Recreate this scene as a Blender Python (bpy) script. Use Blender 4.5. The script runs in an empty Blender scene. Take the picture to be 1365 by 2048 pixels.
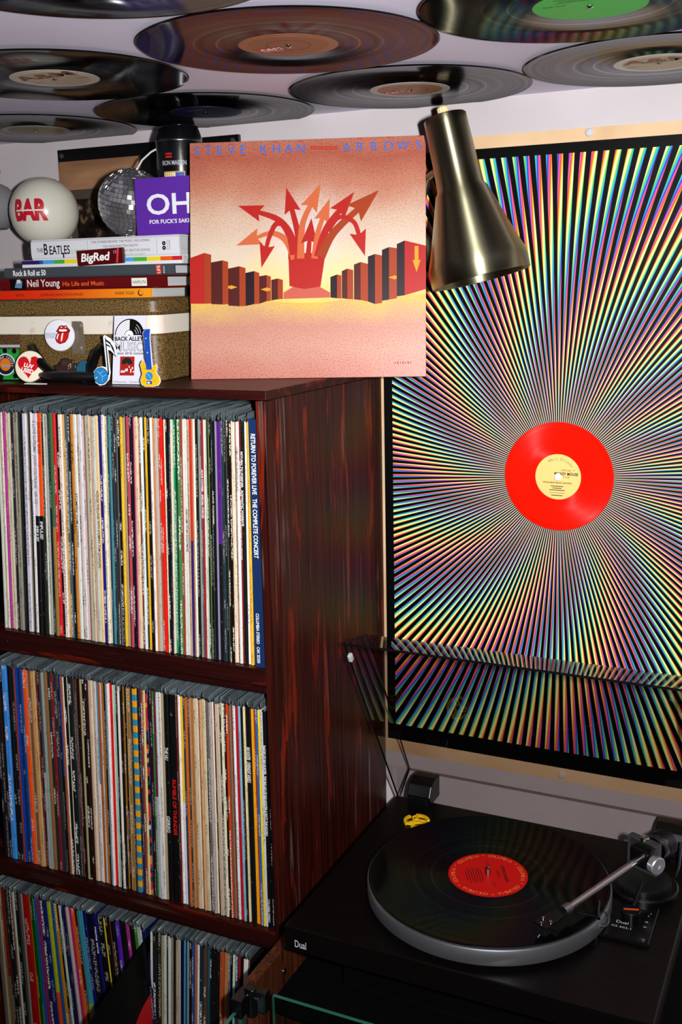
import bpy, bmesh, math, random
from mathutils import Matrix, Vector

# ------------------------------------------------------------------ camera, world, light, exposure
SC = bpy.context.scene
COL = SC.collection
PI = math.pi
random.seed(7)

CAM_Z = 1.80
RIGHT = Vector((0.90463197, 0.42567576, -0.02100337))
UP = Vector((-0.07229014, 0.2018227, 0.9767506))
FWD = Vector((-0.42001801, 0.88208148, -0.21334743))

def frame(right, up, origin):
    right = Vector(right).normalized(); up = Vector(up)
    up = (up - up.dot(right) * right).normalized()
    nrm = right.cross(up)
    m = Matrix((right, up, nrm)).transposed().to_4x4()
    m.translation = Vector(origin)
    return m

cam_data = bpy.data.cameras.new('camera')
cam_data.sensor_fit = 'VERTICAL'
cam_data.sensor_height = 36.0
cam_data.sensor_width = 24.0
cam_data.lens = 36.0 * 2119.85 / 2048.0
cam_data.clip_start = 0.02
cam = bpy.data.objects.new('camera', cam_data)
COL.objects.link(cam)
cam.matrix_world = frame(RIGHT, UP, (0, 0, CAM_Z))
SC.camera = cam

world = bpy.data.worlds.new('room_ambience')
SC.world = world
world.use_nodes = True
world.node_tree.nodes['Background'].inputs[0].default_value = (1.0, 0.86, 0.72, 1)
world.node_tree.nodes['Background'].inputs[1].default_value = 0.012

# the photographer's flash, mounted beside the lens (camera held upright)
fl = bpy.data.lights.new('camera_flash', 'AREA')
fl.shape = 'RECTANGLE'; fl.size = 0.022; fl.size_y = 0.045
fl.energy = 14.5
fl.spread = math.radians(120)
fl.color = (1.0, 0.985, 0.98)
flash = bpy.data.objects.new('camera_flash', fl)
COL.objects.link(flash)
flash.matrix_world = frame(RIGHT, UP + FWD * 0.14 * -1.0, Vector((0, 0, CAM_Z)) + RIGHT * 0.095 + UP * 0.012 - FWD * 0.01)

SC.view_settings.view_transform = 'Standard'
SC.view_settings.look = 'None'
SC.view_settings.exposure = 0.0
SC.view_settings.gamma = 1.0
SC.view_settings.use_curve_mapping = False
SC.cycles.caustics_reflective = False
SC.cycles.caustics_refractive = False
SC.cycles.transparent_max_bounces = 16

# ------------------------------------------------------------------ helpers
def lin(h, k=1.0):
    h = h.lstrip('#')
    o = []
    for i in (0, 2, 4):
        c = int(h[i:i + 2], 16) / 255.0
        o.append(min(1.0, (c / 12.92 if c <= 0.04045 else ((c + 0.055) / 1.055) ** 2.4) * k))
    return (o[0], o[1], o[2], 1.0)

MATS = {}
def mat(name, col='808080', rough=0.5, metal=0.0, spec=0.5, **kw):
    if name in MATS: return MATS[name]
    m = bpy.data.materials.new(name); m.use_nodes = True
    b = m.node_tree.nodes['Principled BSDF']
    b.inputs['Base Color'].default_value = lin(col) if isinstance(col, str) else col
    b.inputs['Roughness'].default_value = rough
    b.inputs['Metallic'].default_value = metal
    b.inputs['Specular IOR Level'].default_value = spec
    for k, v in kw.items():
        b.inputs[k.replace('_', ' ')].default_value = v
    MATS[name] = m
    return m

class NT:
    """small node-tree writer"""
    def __init__(s, name, **kw):
        s.m = mat(name, **kw); s.t = s.m.node_tree; s.b = s.t.nodes['Principled BSDF']
    def n(s, typ, **kw):
        x = s.t.nodes.new(typ)
        for k, v in kw.items(): setattr(x, k, v)
        return x
    def l(s, a, b): s.t.links.new(a, b)
    def put(s, sock, v):
        if hasattr(v, 'is_linked') or hasattr(v, 'node'): s.l(v, sock)
        else: sock.default_value = v
    def math(s, op, a, b=None, c=None, clamp=False):
        x = s.n('ShaderNodeMath', operation=op, use_clamp=clamp)
        s.put(x.inputs[0], a)
        if b is not None: s.put(x.inputs[1], b)
        if c is not None: s.put(x.inputs[2], c)
        return x.outputs[0]
    def mix(s, f, a, b):
        x = s.n('ShaderNodeMix', data_type='RGBA')
        s.put(x.inputs[0], f); s.put(x.inputs[6], a); s.put(x.inputs[7], b)
        return x.outputs[2]
    def coord(s, out='Object'):
        return s.n('ShaderNodeTexCoord').outputs[out]
    def xyz(s, v):
        x = s.n('ShaderNodeSeparateXYZ'); s.l(v, x.inputs[0]); return x.outputs
    def vec(s, v, scale=(1, 1, 1)):
        x = s.n('ShaderNodeMapping'); s.l(v, x.inputs[0]); x.inputs['Scale'].default_value = scale
        return x.outputs[0]
    def noise(s, v, scale, detail=2.0, rough=0.5, dist=0.0):
        x = s.n('ShaderNodeTexNoise'); s.l(v, x.inputs['Vector'])
        x.inputs['Scale'].default_value = scale; x.inputs['Detail'].default_value = detail
        x.inputs['Roughness'].default_value = rough; x.inputs['Distortion'].default_value = dist
        return x.outputs['Fac']
    def ramp(s, f, stops):
        x = s.n('ShaderNodeValToRGB'); s.l(f, x.inputs[0])
        cr = x.color_ramp
        while len(cr.elements) < len(stops): cr.elements.new(0.5)
        for e, (p, c) in zip(cr.elements, stops):
            e.position = p; e.color = lin(c) if isinstance(c, str) else (c, c, c, 1)
        return x.outputs[0]
    def step(s, v, lo, hi):
        x = s.n('ShaderNodeMapRange', clamp=True); s.put(x.inputs[0], v)
        x.inputs[1].default_value = lo; x.inputs[2].default_value = hi
        return x.outputs[0]
    def bump(s, h, strength=0.3, dist=0.001):
        x = s.n('ShaderNodeBump'); s.l(h, x.inputs['Height'])
        x.inputs['Strength'].default_value = strength; x.inputs['Distance'].default_value = dist
        s.l(x.outputs[0], s.b.inputs['Normal'])
    def base(s, c): s.l(c, s.b.inputs['Base Color'])

MW = {}
def _reg(o, m, parent):
    if parent is not None:
        o.parent = parent
        MW[o] = MW[parent] @ m
    else:
        MW[o] = m
    o.matrix_local = m
    COL.objects.link(o)

def tag(o, label=None, cat=None, group=None, kind=None):
    if label: o['label'] = label
    if cat: o['category'] = cat
    if group: o['group'] = group
    if kind: o['kind'] = kind
    return o

def thing(name, label, cat, loc, rotz=0.0, group=None, m=None):
    o = bpy.data.objects.new(name, None)
    o.empty_display_size = 0.05
    _reg(o, m if m is not None else Matrix.Translation(loc) @ Matrix.Rotation(rotz, 4, 'Z'), None)
    return tag(o, label, cat, group)

class G:
    """collects geometry in world coordinates; build() bakes it into one mesh object"""
    def __init__(s, M=None): s.v = []; s.f = []; s.mi = []; s.M = M or Matrix.Identity(4)
    def add(s, vs, fs, mi=0, M=None):
        k = len(s.v); T = s.M @ M if M is not None else s.M
        s.v += [T @ Vector(p) for p in vs]
        for i, f in enumerate(fs):
            s.f.append([k + j for j in f]); s.mi.append(mi if isinstance(mi, int) else mi[i])
        return s
    def box(s, x0, x1, y0, y1, z0, z1, mi=0, M=None):
        vs = [(x, y, z) for z in (z0, z1) for y in (y0, y1) for x in (x0, x1)]
        return s.add(vs, [(0, 2, 3, 1), (4, 5, 7, 6), (0, 1, 5, 4), (2, 6, 7, 3), (0, 4, 6, 2), (1, 3, 7, 5)], mi, M)
    def lathe(s, prof, n=32, mi=0, M=None, cap0=True, cap1=True):
        vs = []; fs = []
        for r, z in prof:
            for i in range(n):
                a = 2 * PI * i / n; vs.append((r * math.cos(a), r * math.sin(a), z))
        for k in range(len(prof) - 1):
            for i in range(n):
                j = (i + 1) % n; fs.append((k * n + i, k * n + j, (k + 1) * n + j, (k + 1) * n + i))
        if cap0 and prof[0][0] > 1e-6: fs.append(tuple(reversed(range(n))))
        if cap1 and prof[-1][0] > 1e-6: fs.append(tuple((len(prof) - 1) * n + i for i in range(n)))
        return s.add(vs, fs, mi, M)
    def prism(s, poly, t0, t1, mi=0, M=None, side=None):
        """poly in local x,y; extruded along local z from t0 to t1"""
        n = len(poly)
        vs = [(p[0], p[1], t0) for p in poly] + [(p[0], p[1], t1) for p in poly]
        fs = [tuple(reversed(range(n))), tuple(range(n, 2 * n))]
        ms = [mi, mi]
        for i in range(n):
            j = (i + 1) % n; fs.append((i, j, n + j, n + i)); ms.append(mi if side is None else side)
        return s.add(vs, fs, ms, M)
    def flat(s, poly, t=0.0, mi=0, M=None):
        return s.add([(p[0], p[1], t) for p in poly], [tuple(range(len(poly)))], mi, M)
    def tube(s, pts, r, n=10, mi=0, M=None):
        pts = [Vector(p) for p in pts]
        rs = r if isinstance(r, (list, tuple)) else [r] * len(pts)
        vs = []; fs = []; ref = None
        for i, p in enumerate(pts):
            d = (pts[min(i + 1, len(pts) - 1)] - pts[max(i - 1, 0)]).normalized()
            if ref is None:
                ref = Vector((0, 0, 1)) if abs(d.z) < 0.9 else Vector((1, 0, 0))
            a = (ref - ref.dot(d) * d).normalized(); b = d.cross(a); ref = a
            for k in range(n):
                t = 2 * PI * k / n; vs.append(p + rs[i] * (math.cos(t) * a + math.sin(t) * b))
        for i in range(len(pts) - 1):
            for k in range(n):
                j = (k + 1) % n; fs.append((i * n + k, i * n + j, (i + 1) * n + j, (i + 1) * n + k))
        fs.append(tuple(reversed(range(n)))); fs.append(tuple((len(pts) - 1) * n + k for k in range(n)))
        return s.add(vs, fs, mi, M)
    def sphere(s, c, r, seg=24, ring=14, mi=0, sc=(1, 1, 1)):
        prof = [(max(1e-5, r * math.sin(PI * i / ring)), -r * math.cos(PI * i / ring)) for i in range(ring + 1)]
        return s.lathe(prof, seg, mi, Matrix.Translation(c) @ Matrix.Diagonal((sc[0], sc[1], sc[2], 1)))
    def text(s, body, size, M, mi=0, align='L', width=None, height=None, squash=1.0, t=0.0002, bold=0.0, gap=1.0):
        vs, fs = text_geo(body, bold, gap)
        if not vs: return s
        x0 = min(p[0] for p in vs); x1 = max(p[0] for p in vs)
        k = size
        kx = size * squash if width is None else width / max(1e-6, x1 - x0)
        ox = {'L': -x0, 'C': -(x0 + x1) / 2, 'R': -x1}[align]
        return s.add([((p[0] + ox) * kx, p[1] * k, t) for p in vs], fs, mi, M)
    def build(s, name, mats, parent=None, smooth=False, bevel=0.0, label=None, angle=35, m=None, weld=False):
        if not isinstance(mats, (list, tuple)): mats = [mats]
        me = bpy.data.meshes.new(name)
        base = MW[parent] if parent is not None else (m or Matrix.Identity(4))
        inv = base.inverted()
        me.from_pydata([inv @ p for p in s.v], [], s.f)
        for mm in mats: me.materials.append(mm)
        me.polygons.foreach_set('material_index', s.mi)
        if len(me.polygons) > 1 and not name.endswith(('print', 'lettering')):
            bm = bmesh.new(); bm.from_mesh(me); bmesh.ops.recalc_face_normals(bm, faces=bm.faces); bm.to_mesh(me); bm.free()
        if smooth:
            me.polygons.foreach_set('use_smooth', [True] * len(me.polygons))
            me.set_sharp_from_angle(angle=math.radians(angle))
        me.update()
        o = bpy.data.objects.new(name, me)
        _reg(o, Matrix.Identity(4) if parent is not None else base, parent)
        if bevel:
            b = o.modifiers.new('edge', 'BEVEL'); b.width = bevel; b.segments = 2; b.limit_method = 'ANGLE'
            b.angle_limit = math.radians(40)
        if label: o['label'] = label
        return o

_TG = {}
def text_geo(body, bold=0.0, gap=1.0):
    key = (body, bold, gap)
    if key not in _TG:
        cu = bpy.data.curves.new('lettering', 'FONT'); cu.body = body; cu.size = 1.0
        cu.resolution_u = 3; cu.offset = bold; cu.space_character = gap
        ob = bpy.data.objects.new('lettering', cu)
        me = ob.to_mesh()
        _TG[key] = ([tuple(v.co) for v in me.vertices], [tuple(p.vertices) for p in me.polygons])
        ob.to_mesh_clear(); bpy.data.objects.remove(ob); bpy.data.curves.remove(cu)
    return _TG[key]

def circle(r, n=32, cx=0.0, cy=0.0, a0=0.0, a1=2 * PI, sx=1.0):
    full = abs(a1 - a0 - 2 * PI) < 1e-6
    k = n if full else n - 1
    return [(cx + sx * r * math.cos(a0 + (a1 - a0) * i / k), cy + r * math.sin(a0 + (a1 - a0) * i / k)) for i in range(n)]

def ring_text(g, body, r, size, M, mi=0, span=2 * PI, start=PI / 2, t=0.0002):
    """letters set clockwise around a circle, feet toward the centre"""
    n = len(body)
    for i, ch in enumerate(body):
        if ch == ' ': continue
        a = start - span * (i + 0.5) / n
        L = M @ Matrix.Rotation(a - PI / 2, 4, 'Z') @ Matrix.Translation((0, r, 0))
        g.text(ch, size, L, mi, 'C', t=t)

WALL_Y = 1.4504
CEIL_Z = 2.035
SHELF_TOP = 1.674
def wall_frame(x, z, y=WALL_Y):          # x right, y up, z out of the wall towards the room
    return frame((1, 0, 0), (0, 0, 1), (x, y, z))

# ------------------------------------------------------------------ materials
def wood(name, axis, dark='160605', mid='40130c', red='8a2408', rough=0.36, redness=0.5, lift=0.25):
    k = NT(name, rough=rough, spec=0.18)
    sc = {'z': (9, 9, 0.9), 'x': (0.9, 9, 9), 'y': (9, 0.9, 9)}[axis]
    fine = {'z': (230, 230, 5), 'x': (5, 230, 230), 'y': (230, 5, 230)}[axis]
    p = k.coord()
    big = k.noise(k.vec(p, tuple(c * 1.25 for c in sc)), 2.4, 5, 0.6, 1.6)
    gr = k.noise(k.vec(p, fine), 1.0, 3, 0.6)
    band = k.noise(k.vec(p, tuple(c * 0.22 for c in fine)), 1.0, 2, 0.5, 0.6)
    streak = k.noise(k.vec(p, tuple(c * 4.5 for c in sc)), 2.2, 3, 0.6, 0.8)
    c = k.mix(k.step(gr, 0.35, 0.7), lin(dark), lin(mid))
    c = k.mix(k.math('MULTIPLY', k.step(band, 0.5, 0.68), 0.55), c, lin(mid))
    f = k.math('MULTIPLY', k.step(big, 0.585, 0.61), k.step(streak, 0.36, 0.56))
    c = k.mix(k.math('MULTIPLY', f, redness), c, lin(red))
    thin = k.math('MULTIPLY', k.step(band, 0.69, 0.73), k.step(k.noise(p, 6.0, 2), 0.42, 0.6))
    c = k.mix(k.math('MULTIPLY', thin, redness), c, lin(red))
    sheen = k.noise(k.vec(p, tuple(v * 0.6 for v in fine)), 1.0, 2, 0.5)
    f2 = k.math('MULTIPLY', k.math('MULTIPLY', k.step(sheen, 0.58, 0.72), k.step(k.noise(p, 8.0, 2), 0.5, 0.68)), lift)
    c = k.mix(f2, c, lin('a09088'))
    k.base(c)
    k.l(k.math('MULTIPLY_ADD', gr, 0.25, rough - 0.1), k.b.inputs['Roughness'])
    k.bump(gr, 0.22, 0.0006)
    return k.m
W_V = wood('mahogany_stain_upright', 'z', redness=0.55, lift=0.4)
W_H = wood('mahogany_stain_level', 'x', redness=0.35, dark='1a0806', mid='300c09', lift=0.1)
W_N = wood('walnut_veneer', 'z', dark='2a140c', mid='5a2c18', red='6c3820', redness=0.5, lift=0.05)

k = NT('ceiling_paint', rough=0.6, spec=0.25)
p = k.coord()
k.base(k.mix(k.step(k.noise(p, 6.0, 3), 0.35, 0.7), lin('d4d0e4'), lin('dedaee')))
k.bump(k.noise(p, 300.0, 2), 0.08, 0.0006)
CEIL = k.m
k = NT('wall_paint', rough=0.55, spec=0.3)
p = k.coord()
k.base(k.mix(k.step(k.noise(p, 5.0, 3), 0.35, 0.7), lin('bfb7ba'), lin('cac3c6')))
k.bump(k.noise(p, 220.0, 2), 0.08, 0.0006)
WALL = k.m
k = NT('floor_carpet', rough=0.9)
p = k.coord()
k.base(k.mix(k.noise(p, 160.0, 3), lin('2a2624'), lin('4a4440')))
FLOOR = k.m

def vinyl(name, col, rough=0.07, c2=None, gain=0.55):
    """pressed vinyl: dark body under a glossy coat whose strength varies from groove band to groove band"""
    k = NT(name, rough=0.4, col=col)
    p = k.coord(); x, y, z = k.xyz(p)
    r = k.math('SQRT', k.math('ADD', k.math('MULTIPLY', x, x), k.math('MULTIPLY', y, y)))
    cv = k.n('ShaderNodeCombineXYZ'); k.l(r, cv.inputs[0])
    band = k.noise(cv.outputs[0], 120.0, 2)
    fine = k.noise(cv.outputs[0], 1100.0, 2)
    gapm = k.step(band, 0.62, 0.66)
    df = k.n('ShaderNodeBsdfDiffuse'); k.l(k.mix(gapm, lin(col), lin(c2 or '0c0c0e')), df.inputs[0])
    gl = k.n('ShaderNodeBsdfAnisotropic'); gl.inputs['Color'].default_value = (0.95, 0.95, 0.97, 1)
    k.l(k.math('MULTIPLY_ADD', fine, 0.07, rough), gl.inputs['Roughness'])
    gl.inputs['Anisotropy'].default_value = 0.55; gl.inputs['Rotation'].default_value = 0.25
    tg = k.n('ShaderNodeTangent', direction_type='RADIAL', axis='Z'); k.l(tg.outputs[0], gl.inputs['Tangent'])
    fr = k.n('ShaderNodeFresnel'); fr.inputs[0].default_value = 1.5
    f = k.math('MULTIPLY', fr.outputs[0], k.math('MULTIPLY', k.math('ADD', k.math('MULTIPLY_ADD', k.step(band, 0.3, 0.6), 0.35, 0.65), k.math('MULTIPLY', gapm, 0.6)), gain))
    mx = k.n('ShaderNodeMixShader'); k.l(f, mx.inputs[0]); k.l(df.outputs[0], mx.inputs[1]); k.l(gl.outputs[0], mx.inputs[2])
    k.l(mx.outputs[0], k.t.nodes['Material Output'].inputs[0])
    return k.m
VINYL = vinyl('black_vinyl', '050506')
VINYL_RED = vinyl('red_vinyl', 'e01606', 0.22, 'd81204', 0.7)

BLACK = mat('black_plastic', '060607', 0.35, spec=0.25)
BLACK_M = mat('matt_black', '030303', 0.7, spec=0.1)
INK = mat('black_ink', '050505', 0.5, spec=0.2)
WHITE = mat('white_print', 'eeeeee', 0.5, spec=0.2)
CHROME = mat('polished_metal', 'c8c8cc', 0.14, 1.0)
STEEL = mat('brushed_aluminium', '9a9aa0', 0.28, 1.0)
SILVERP = mat('silver_print', 'b8b8b8', 0.4)

def plain(h, rough=0.5, spec=0.3):
    return mat('print_' + h, h, rough, spec=spec)

# smoked acrylic and clear glass (thin, with real thickness in the mesh)
def clear(name, tint, ior, gloss_rough=0.02, power=1.0):
    m = bpy.data.materials.new(name); m.use_nodes = True; t = m.node_tree; t.nodes.clear()
    out = t.nodes.new('ShaderNodeOutputMaterial'); mx = t.nodes.new('ShaderNodeMixShader')
    tr = t.nodes.new('ShaderNodeBsdfTransparent'); gl = t.nodes.new('ShaderNodeBsdfGlossy')
    fr = t.nodes.new('ShaderNodeFresnel'); fr.inputs[0].default_value = ior
    geo = t.nodes.new('ShaderNodeNewGeometry')
    tr.inputs[0].default_value = tint; gl.inputs[0].default_value = (power, power, power, 1); gl.inputs[1].default_value = gloss_rough
    inv = t.nodes.new('ShaderNodeMath'); inv.operation = 'SUBTRACT'; inv.inputs[0].default_value = 1.0
    mul = t.nodes.new('ShaderNodeMath'); mul.operation = 'MULTIPLY'
    t.links.new(geo.outputs['Backfacing'], inv.inputs[1]); t.links.new(fr.outputs[0], mul.inputs[0]); t.links.new(inv.outputs[0], mul.inputs[1])
    t.links.new(mul.outputs[0], mx.inputs[0]); t.links.new(tr.outputs[0], mx.inputs[1]); t.links.new(gl.outputs[0], mx.inputs[2])
    t.links.new(mx.outputs[0], out.inputs[0])
    return m
ACRYL = clear('smoked_acrylic', (0.80, 0.775, 0.765, 1), 1.5, 0.01)
ACRYL_EDGE = mat('acrylic_cut_edge', '0c0c0d', 0.15)
GLASS = clear('clear_glass', (0.86, 0.95, 0.92, 1), 1.3)
GLASS_EDGE = mat('green_glass_edge', '2c6456', 0.2)
BAGFILM = clear('clear_bag_film', (0.93, 0.93, 0.93, 1), 1.3, 0.12)

# ------------------------------------------------------------------ setting
def struct(g, name, m, **kw):
    o = g.build(name, m, **kw); o['kind'] = 'structure'; return o
struct(G().box(-2.2, 2.2, WALL_Y, WALL_Y + 0.1, 0, CEIL_Z), 'wall_back', WALL)
struct(G().box(-2.3, -2.2, -1.6, WALL_Y + 0.1, 0, CEIL_Z), 'wall_left', WALL)
struct(G().box(-2.3, 2.3, -1.6, WALL_Y + 0.1, CEIL_Z, CEIL_Z + 0.08), 'ceiling', CEIL)
struct(G().box(-2.3, 2.3, -1.6, WALL_Y + 0.1, -0.08, 0), 'floor', FLOOR)
struct(G().box(-2.2, 2.2, WALL_Y - 0.012, WALL_Y, 0, 0.09), 'baseboard_back', mat('baseboard_paint', 'd8d4d0', 0.4))

# ------------------------------------------------------------------ the record shelf
FRONT_Y = 1.10
shelf = thing('record_shelf', 'dark mahogany-stained wooden record shelf standing against the wall', 'shelf', (-0.904, 1.27, 0))
SX1 = -0.618
SX0 = -1.190
G().box(SX0, SX1, FRONT_Y - 0.002, WALL_Y - 0.002, 1.6625, SHELF_TOP).build('top_board', W_H, shelf, bevel=0.0012)
G().box(SX1 - 0.0165, SX1 - 0.0005, FRONT_Y + 0.024, WALL_Y - 0.003, 0.0, 1.662).build('side_panel', W_V, shelf, bevel=0.001)
G().box(SX0, SX0 + 0.016, FRONT_Y + 0.024, WALL_Y - 0.003, 0.0, 1.662).build('side_panel', W_V, shelf, bevel=0.001)
G().box(SX1 - 0.0165, SX1 - 0.0025, FRONT_Y, FRONT_Y + 0.0235, 0.0, 1.6615).build('front_post', W_V, shelf, bevel=0.0012)
G().box(SX0, SX0 + 0.015, FRONT_Y, FRONT_Y + 0.0235, 0.0, 1.6615).build('front_post', W_V, shelf, bevel=0.0012)
for zt, zb in ((1.3205, 1.2885), (0.9473, 0.9205), (0.576, 0.547), (0.203, 0.174)):
    b = G().box(SX0 + 0.0165, SX1 - 0.017, FRONT_Y + 0.001, WALL_Y - 0.012, zb, zt).build('shelf_board', W_H, shelf, bevel=0.001)
    sg = G()
    for xs in (-0.66, -0.86, -1.06):
        sg.lathe([(0.0011, 0), (0.0011, 0.0006)], 8, 0, Matrix.Translation((xs, FRONT_Y + 0.001, (zt + zb) / 2)) @ Matrix.Rotation(PI / 2, 4, 'X'))
    sg.build('nail_head', STEEL, b)
G().box(SX0 + 0.0165, SX1 - 0.017, WALL_Y - 0.011, WALL_Y - 0.004, 0.1, 1.662).build('back_panel', W_H, shelf)
G().box(SX0 + 0.0165, SX1 - 0.017, FRONT_Y + 0.02, FRONT_Y + 0.034, 0.0, 0.1735).build('kick_board', W_H, shelf)

# ------------------------------------------------------------------ ceiling records
def am_big(g, M, h, mi):
    g.text('A&M', h, M, mi, 'C', bold=0.03, squash=1.25)
def disc_profile(R, t, lab):
    return [(0.0037, 0.0), (lab, 0.0), (lab + 0.002, 0.0004), (R - 0.004, 0.0004), (R - 0.0012, 0.0), (R, t / 2), (R - 0.0012, t), (0.0037, t)]
LP_R = 0.151
CEIL_DISCS = [
    # x, y, label colours (field, rim), extra, label text
    (-0.5257, 1.0052, '7c4824', '84502a', 'logo', 'black record with orange-brown label and small red mark on the ceiling'),
    (-0.5152, 1.3079, '9a7452', 'b8b4b0', 'logo', 'black record with tan label and pale rim, above the brass lamp'),
    (-0.8234, 1.3221, '1a2040', '1a2040', 'silver', 'black record with navy label above the tall black can'),
    (-0.8341, 1.0213, 'b4a48c', 'c0b8ac', 'amp', 'black record with beige lettered label over the left side'),
    (-1.1291, 1.3294, '7a6a34', '8a8474', 'plain', 'black record with olive-gold label at the far left ceiling edge'),
    (-0.2120, 1.3006, 'a89474', 'b8b4ac', 'amp', 'black record with grey-beige lettered label at the right edge above the poster'),
    (-0.2247, 1.0018, '28a83c', '28a83c', 'lines', 'black record with bright green label at the top right'),
    (-0.5350, 0.7005, '2a2420', '2a2420', 'plain', 'black record cut off by the top left frame edge'),
]
for x, y, c1, c2, extra, lab in CEIL_DISCS:
    # local frame seen from below: x right, y towards the room side (text reads upright from the camera), z down
    Mt = Matrix.Translation((x, y, CEIL_Z - 0.0025)) @ Matrix.Rotation(PI, 4, 'X')
    t = thing('vinyl_record', lab, 'record', None, group='records pinned to the ceiling', m=Mt)
    G(Mt).lathe([(0.0037, 0.0018)] + [(r, 0.0018 - z) for r, z in disc_profile(LP_R, 0.0018, 0.0505)][1:-1] + [(0.0037, 0.0)], 96).build('disc', VINYL, t, smooth=True)
    lg = G(Mt)
    lg.prism(circle(0.050, 64), 0.0018, 0.00205, 1)
    lg.prism(circle(0.0405 if c1 != c2 else 0.0495, 64), 0.00205, 0.0022, 0)
    lo = lg.build('label', [plain(c1, 0.4), plain(c2, 0.35)], t)
    pg = G(Mt)
    Lf = Mt @ Matrix.Translation((0, 0, 0.0022))
    txt = G(Lf)
    ms = [plain('7c4a28'), plain('c02418'), WHITE, INK, plain('8c8890')]
    if extra == 'amp':
        am_big(txt, Matrix.Translation((0, 0.008, 0)), 0.030, 0)
        txt.text('SIDE 1', 0.005, Matrix.Translation((-0.03, -0.012, 0)), 3, 'C')
        txt.text('STEREO', 0.005, Matrix.Translation((0.03, -0.012, 0)), 3, 'C')
    elif extra == 'logo':
        txt.flat([(-0.036, -0.016), (-0.012, -0.016), (-0.012, 0.0), (-0.036, 0.0)], 0.0001, 1)
        txt.text('A&M', 0.012, Matrix.Translation((-0.024, -0.010, 0)), 2, 'C', bold=0.02)
        txt.text('RECORDS', 0.005, Matrix.Translation((-0.024, -0.0155, 0)), 2, 'C')
        txt.add(*(lambda a, b: ([(p[0], p[1], 0.0001) for p in a + b], [(i, (i + 1) % 48, 48 + (i + 1) % 48, 48 + i) for i in range(48)]))(circle(0.0225, 48), circle(0.0219, 48)), 3)
    elif extra == 'silver':
        txt.text('COLUMBIA', 0.007, Matrix.Translation((0, 0.022, 0)), 4, 'C')
    elif extra == 'lines':
        txt.text('SIDE ONE', 0.005, Matrix.Translation((-0.028, 0.012, 0)), 3, 'C')
        for i, w in enumerate((0.05, 0.042, 0.05, 0.03)):
            txt.flat([(-w / 2, 0.022 + i * 0.005), (w / 2, 0.022 + i * 0.005), (w / 2, 0.0232 + i * 0.005), (-w / 2, 0.0232 + i * 0.005)], 0.0001, 3)
    if txt.v: txt.build('label_print', ms, lo)
    pg.lathe([(0.0032, 0.002), (0.0034, 0.003), (0.0022, 0.0042), (0.0006, 0.0046)], 14)
    pg.build('fixing_pin', CHROME, t, smooth=True)

# ------------------------------------------------------------------ op-art poster
PX, PZ = -0.3515, 1.5252
HX = 0.2639
ZT, ZB = 1.9705 - PZ, 1.087 - PZ
k = NT('radiating_ray_print', rough=0.45, spec=0.1)
p = k.coord(); x, y, z = k.xyz(p)
ang = k.math('ARCTAN2', z, x)
rr = k.math('SQRT', k.math('ADD', k.math('MULTIPLY', x, x), k.math('MULTIPLY', z, z)))
u = k.math('MULTIPLY', ang, 180 / (2 * PI))
tt_ = k.math('SUBTRACT', k.math('FRACT', u), 0.5)
ray = k.step(k.math('ABSOLUTE', tt_), 0.275, 0.235)
dx = k.math('SUBTRACT', x, 0.06); dz = k.math('SUBTRACT', z, -0.10)
rc = k.math('SQRT', k.math('ADD', k.math('MULTIPLY', dx, dx), k.math('MULTIPLY', dz, dz)))
hue = k.math('FRACT', k.math('ADD', k.math('MULTIPLY', tt_, k.math('ADD', 0.75, k.math('DIVIDE', 0.10, k.math('ADD', rr, 0.015)))), k.math('MULTIPLY_ADD', rc, 4.4, k.math('MULTIPLY', ang, 12.0 / (2 * PI)))))
inks = k.ramp(hue, [(0.0, 'f4ecdc'), (0.10, 'f4e040'), (0.21, 'f08020'), (0.31, 'e03048'), (0.41, 'e868b0'), (0.51, '5030a0'), (0.60, '2858c8'), (0.69, '38c0e0'), (0.79, '30b858'), (0.89, 'c8e868'), (1.0, 'f4ecdc')])
lim = k.math('MULTIPLY', k.math('LESS_THAN', k.math('ABSOLUTE', x), HX - 0.0135),
             k.math('MULTIPLY', k.math('LESS_THAN', z, ZT - 0.0135), k.math('GREATER_THAN', z, ZB + 0.026)))
k.base(k.mix(k.math('MULTIPLY', ray, lim), lin('030303'), inks))
RAYS = k.m
poster = thing('op_art_poster', 'black poster with thin rainbow rays bursting from its centre', 'poster', (PX, WALL_Y - 0.0006, PZ))
k = NT('aged_poster_paper', rough=0.55, spec=0.3)
p = k.coord()
k.base(k.mix(k.step(k.noise(p, 7.0, 4), 0.45, 0.7), lin('dcbc94'), lin('c8a278')))
PAPER = k.m
G().box(PX - HX - 0.0105, PX + HX + 0.0105, WALL_Y - 0.0012, WALL_Y - 0.0004, PZ + ZB - 0.021, PZ + ZT + 0.0165).build('paper_sheet', PAPER, poster)
fld = G().add([(PX - HX, WALL_Y - 0.0014, PZ + ZB), (PX + HX, WALL_Y - 0.0014, PZ + ZB), (PX + HX, WALL_Y - 0.0014, PZ + ZT), (PX - HX, WALL_Y - 0.0014, PZ + ZT)], [(0, 1, 2, 3)]).build('ray_print', RAYS, poster)
G().text('COSMIC  FANTASY', 0.0075, frame((0, 0, -1), (1, 0, 0), (PX - HX - 0.0082, WALL_Y - 0.0012, 1.585)), width=0.088).build('margin_lettering', plain('58b8c0'), poster)
k = mat('frosted_pin_plastic', 'e8e8ec', 0.25, Transmission_Weight=0.3)
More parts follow.
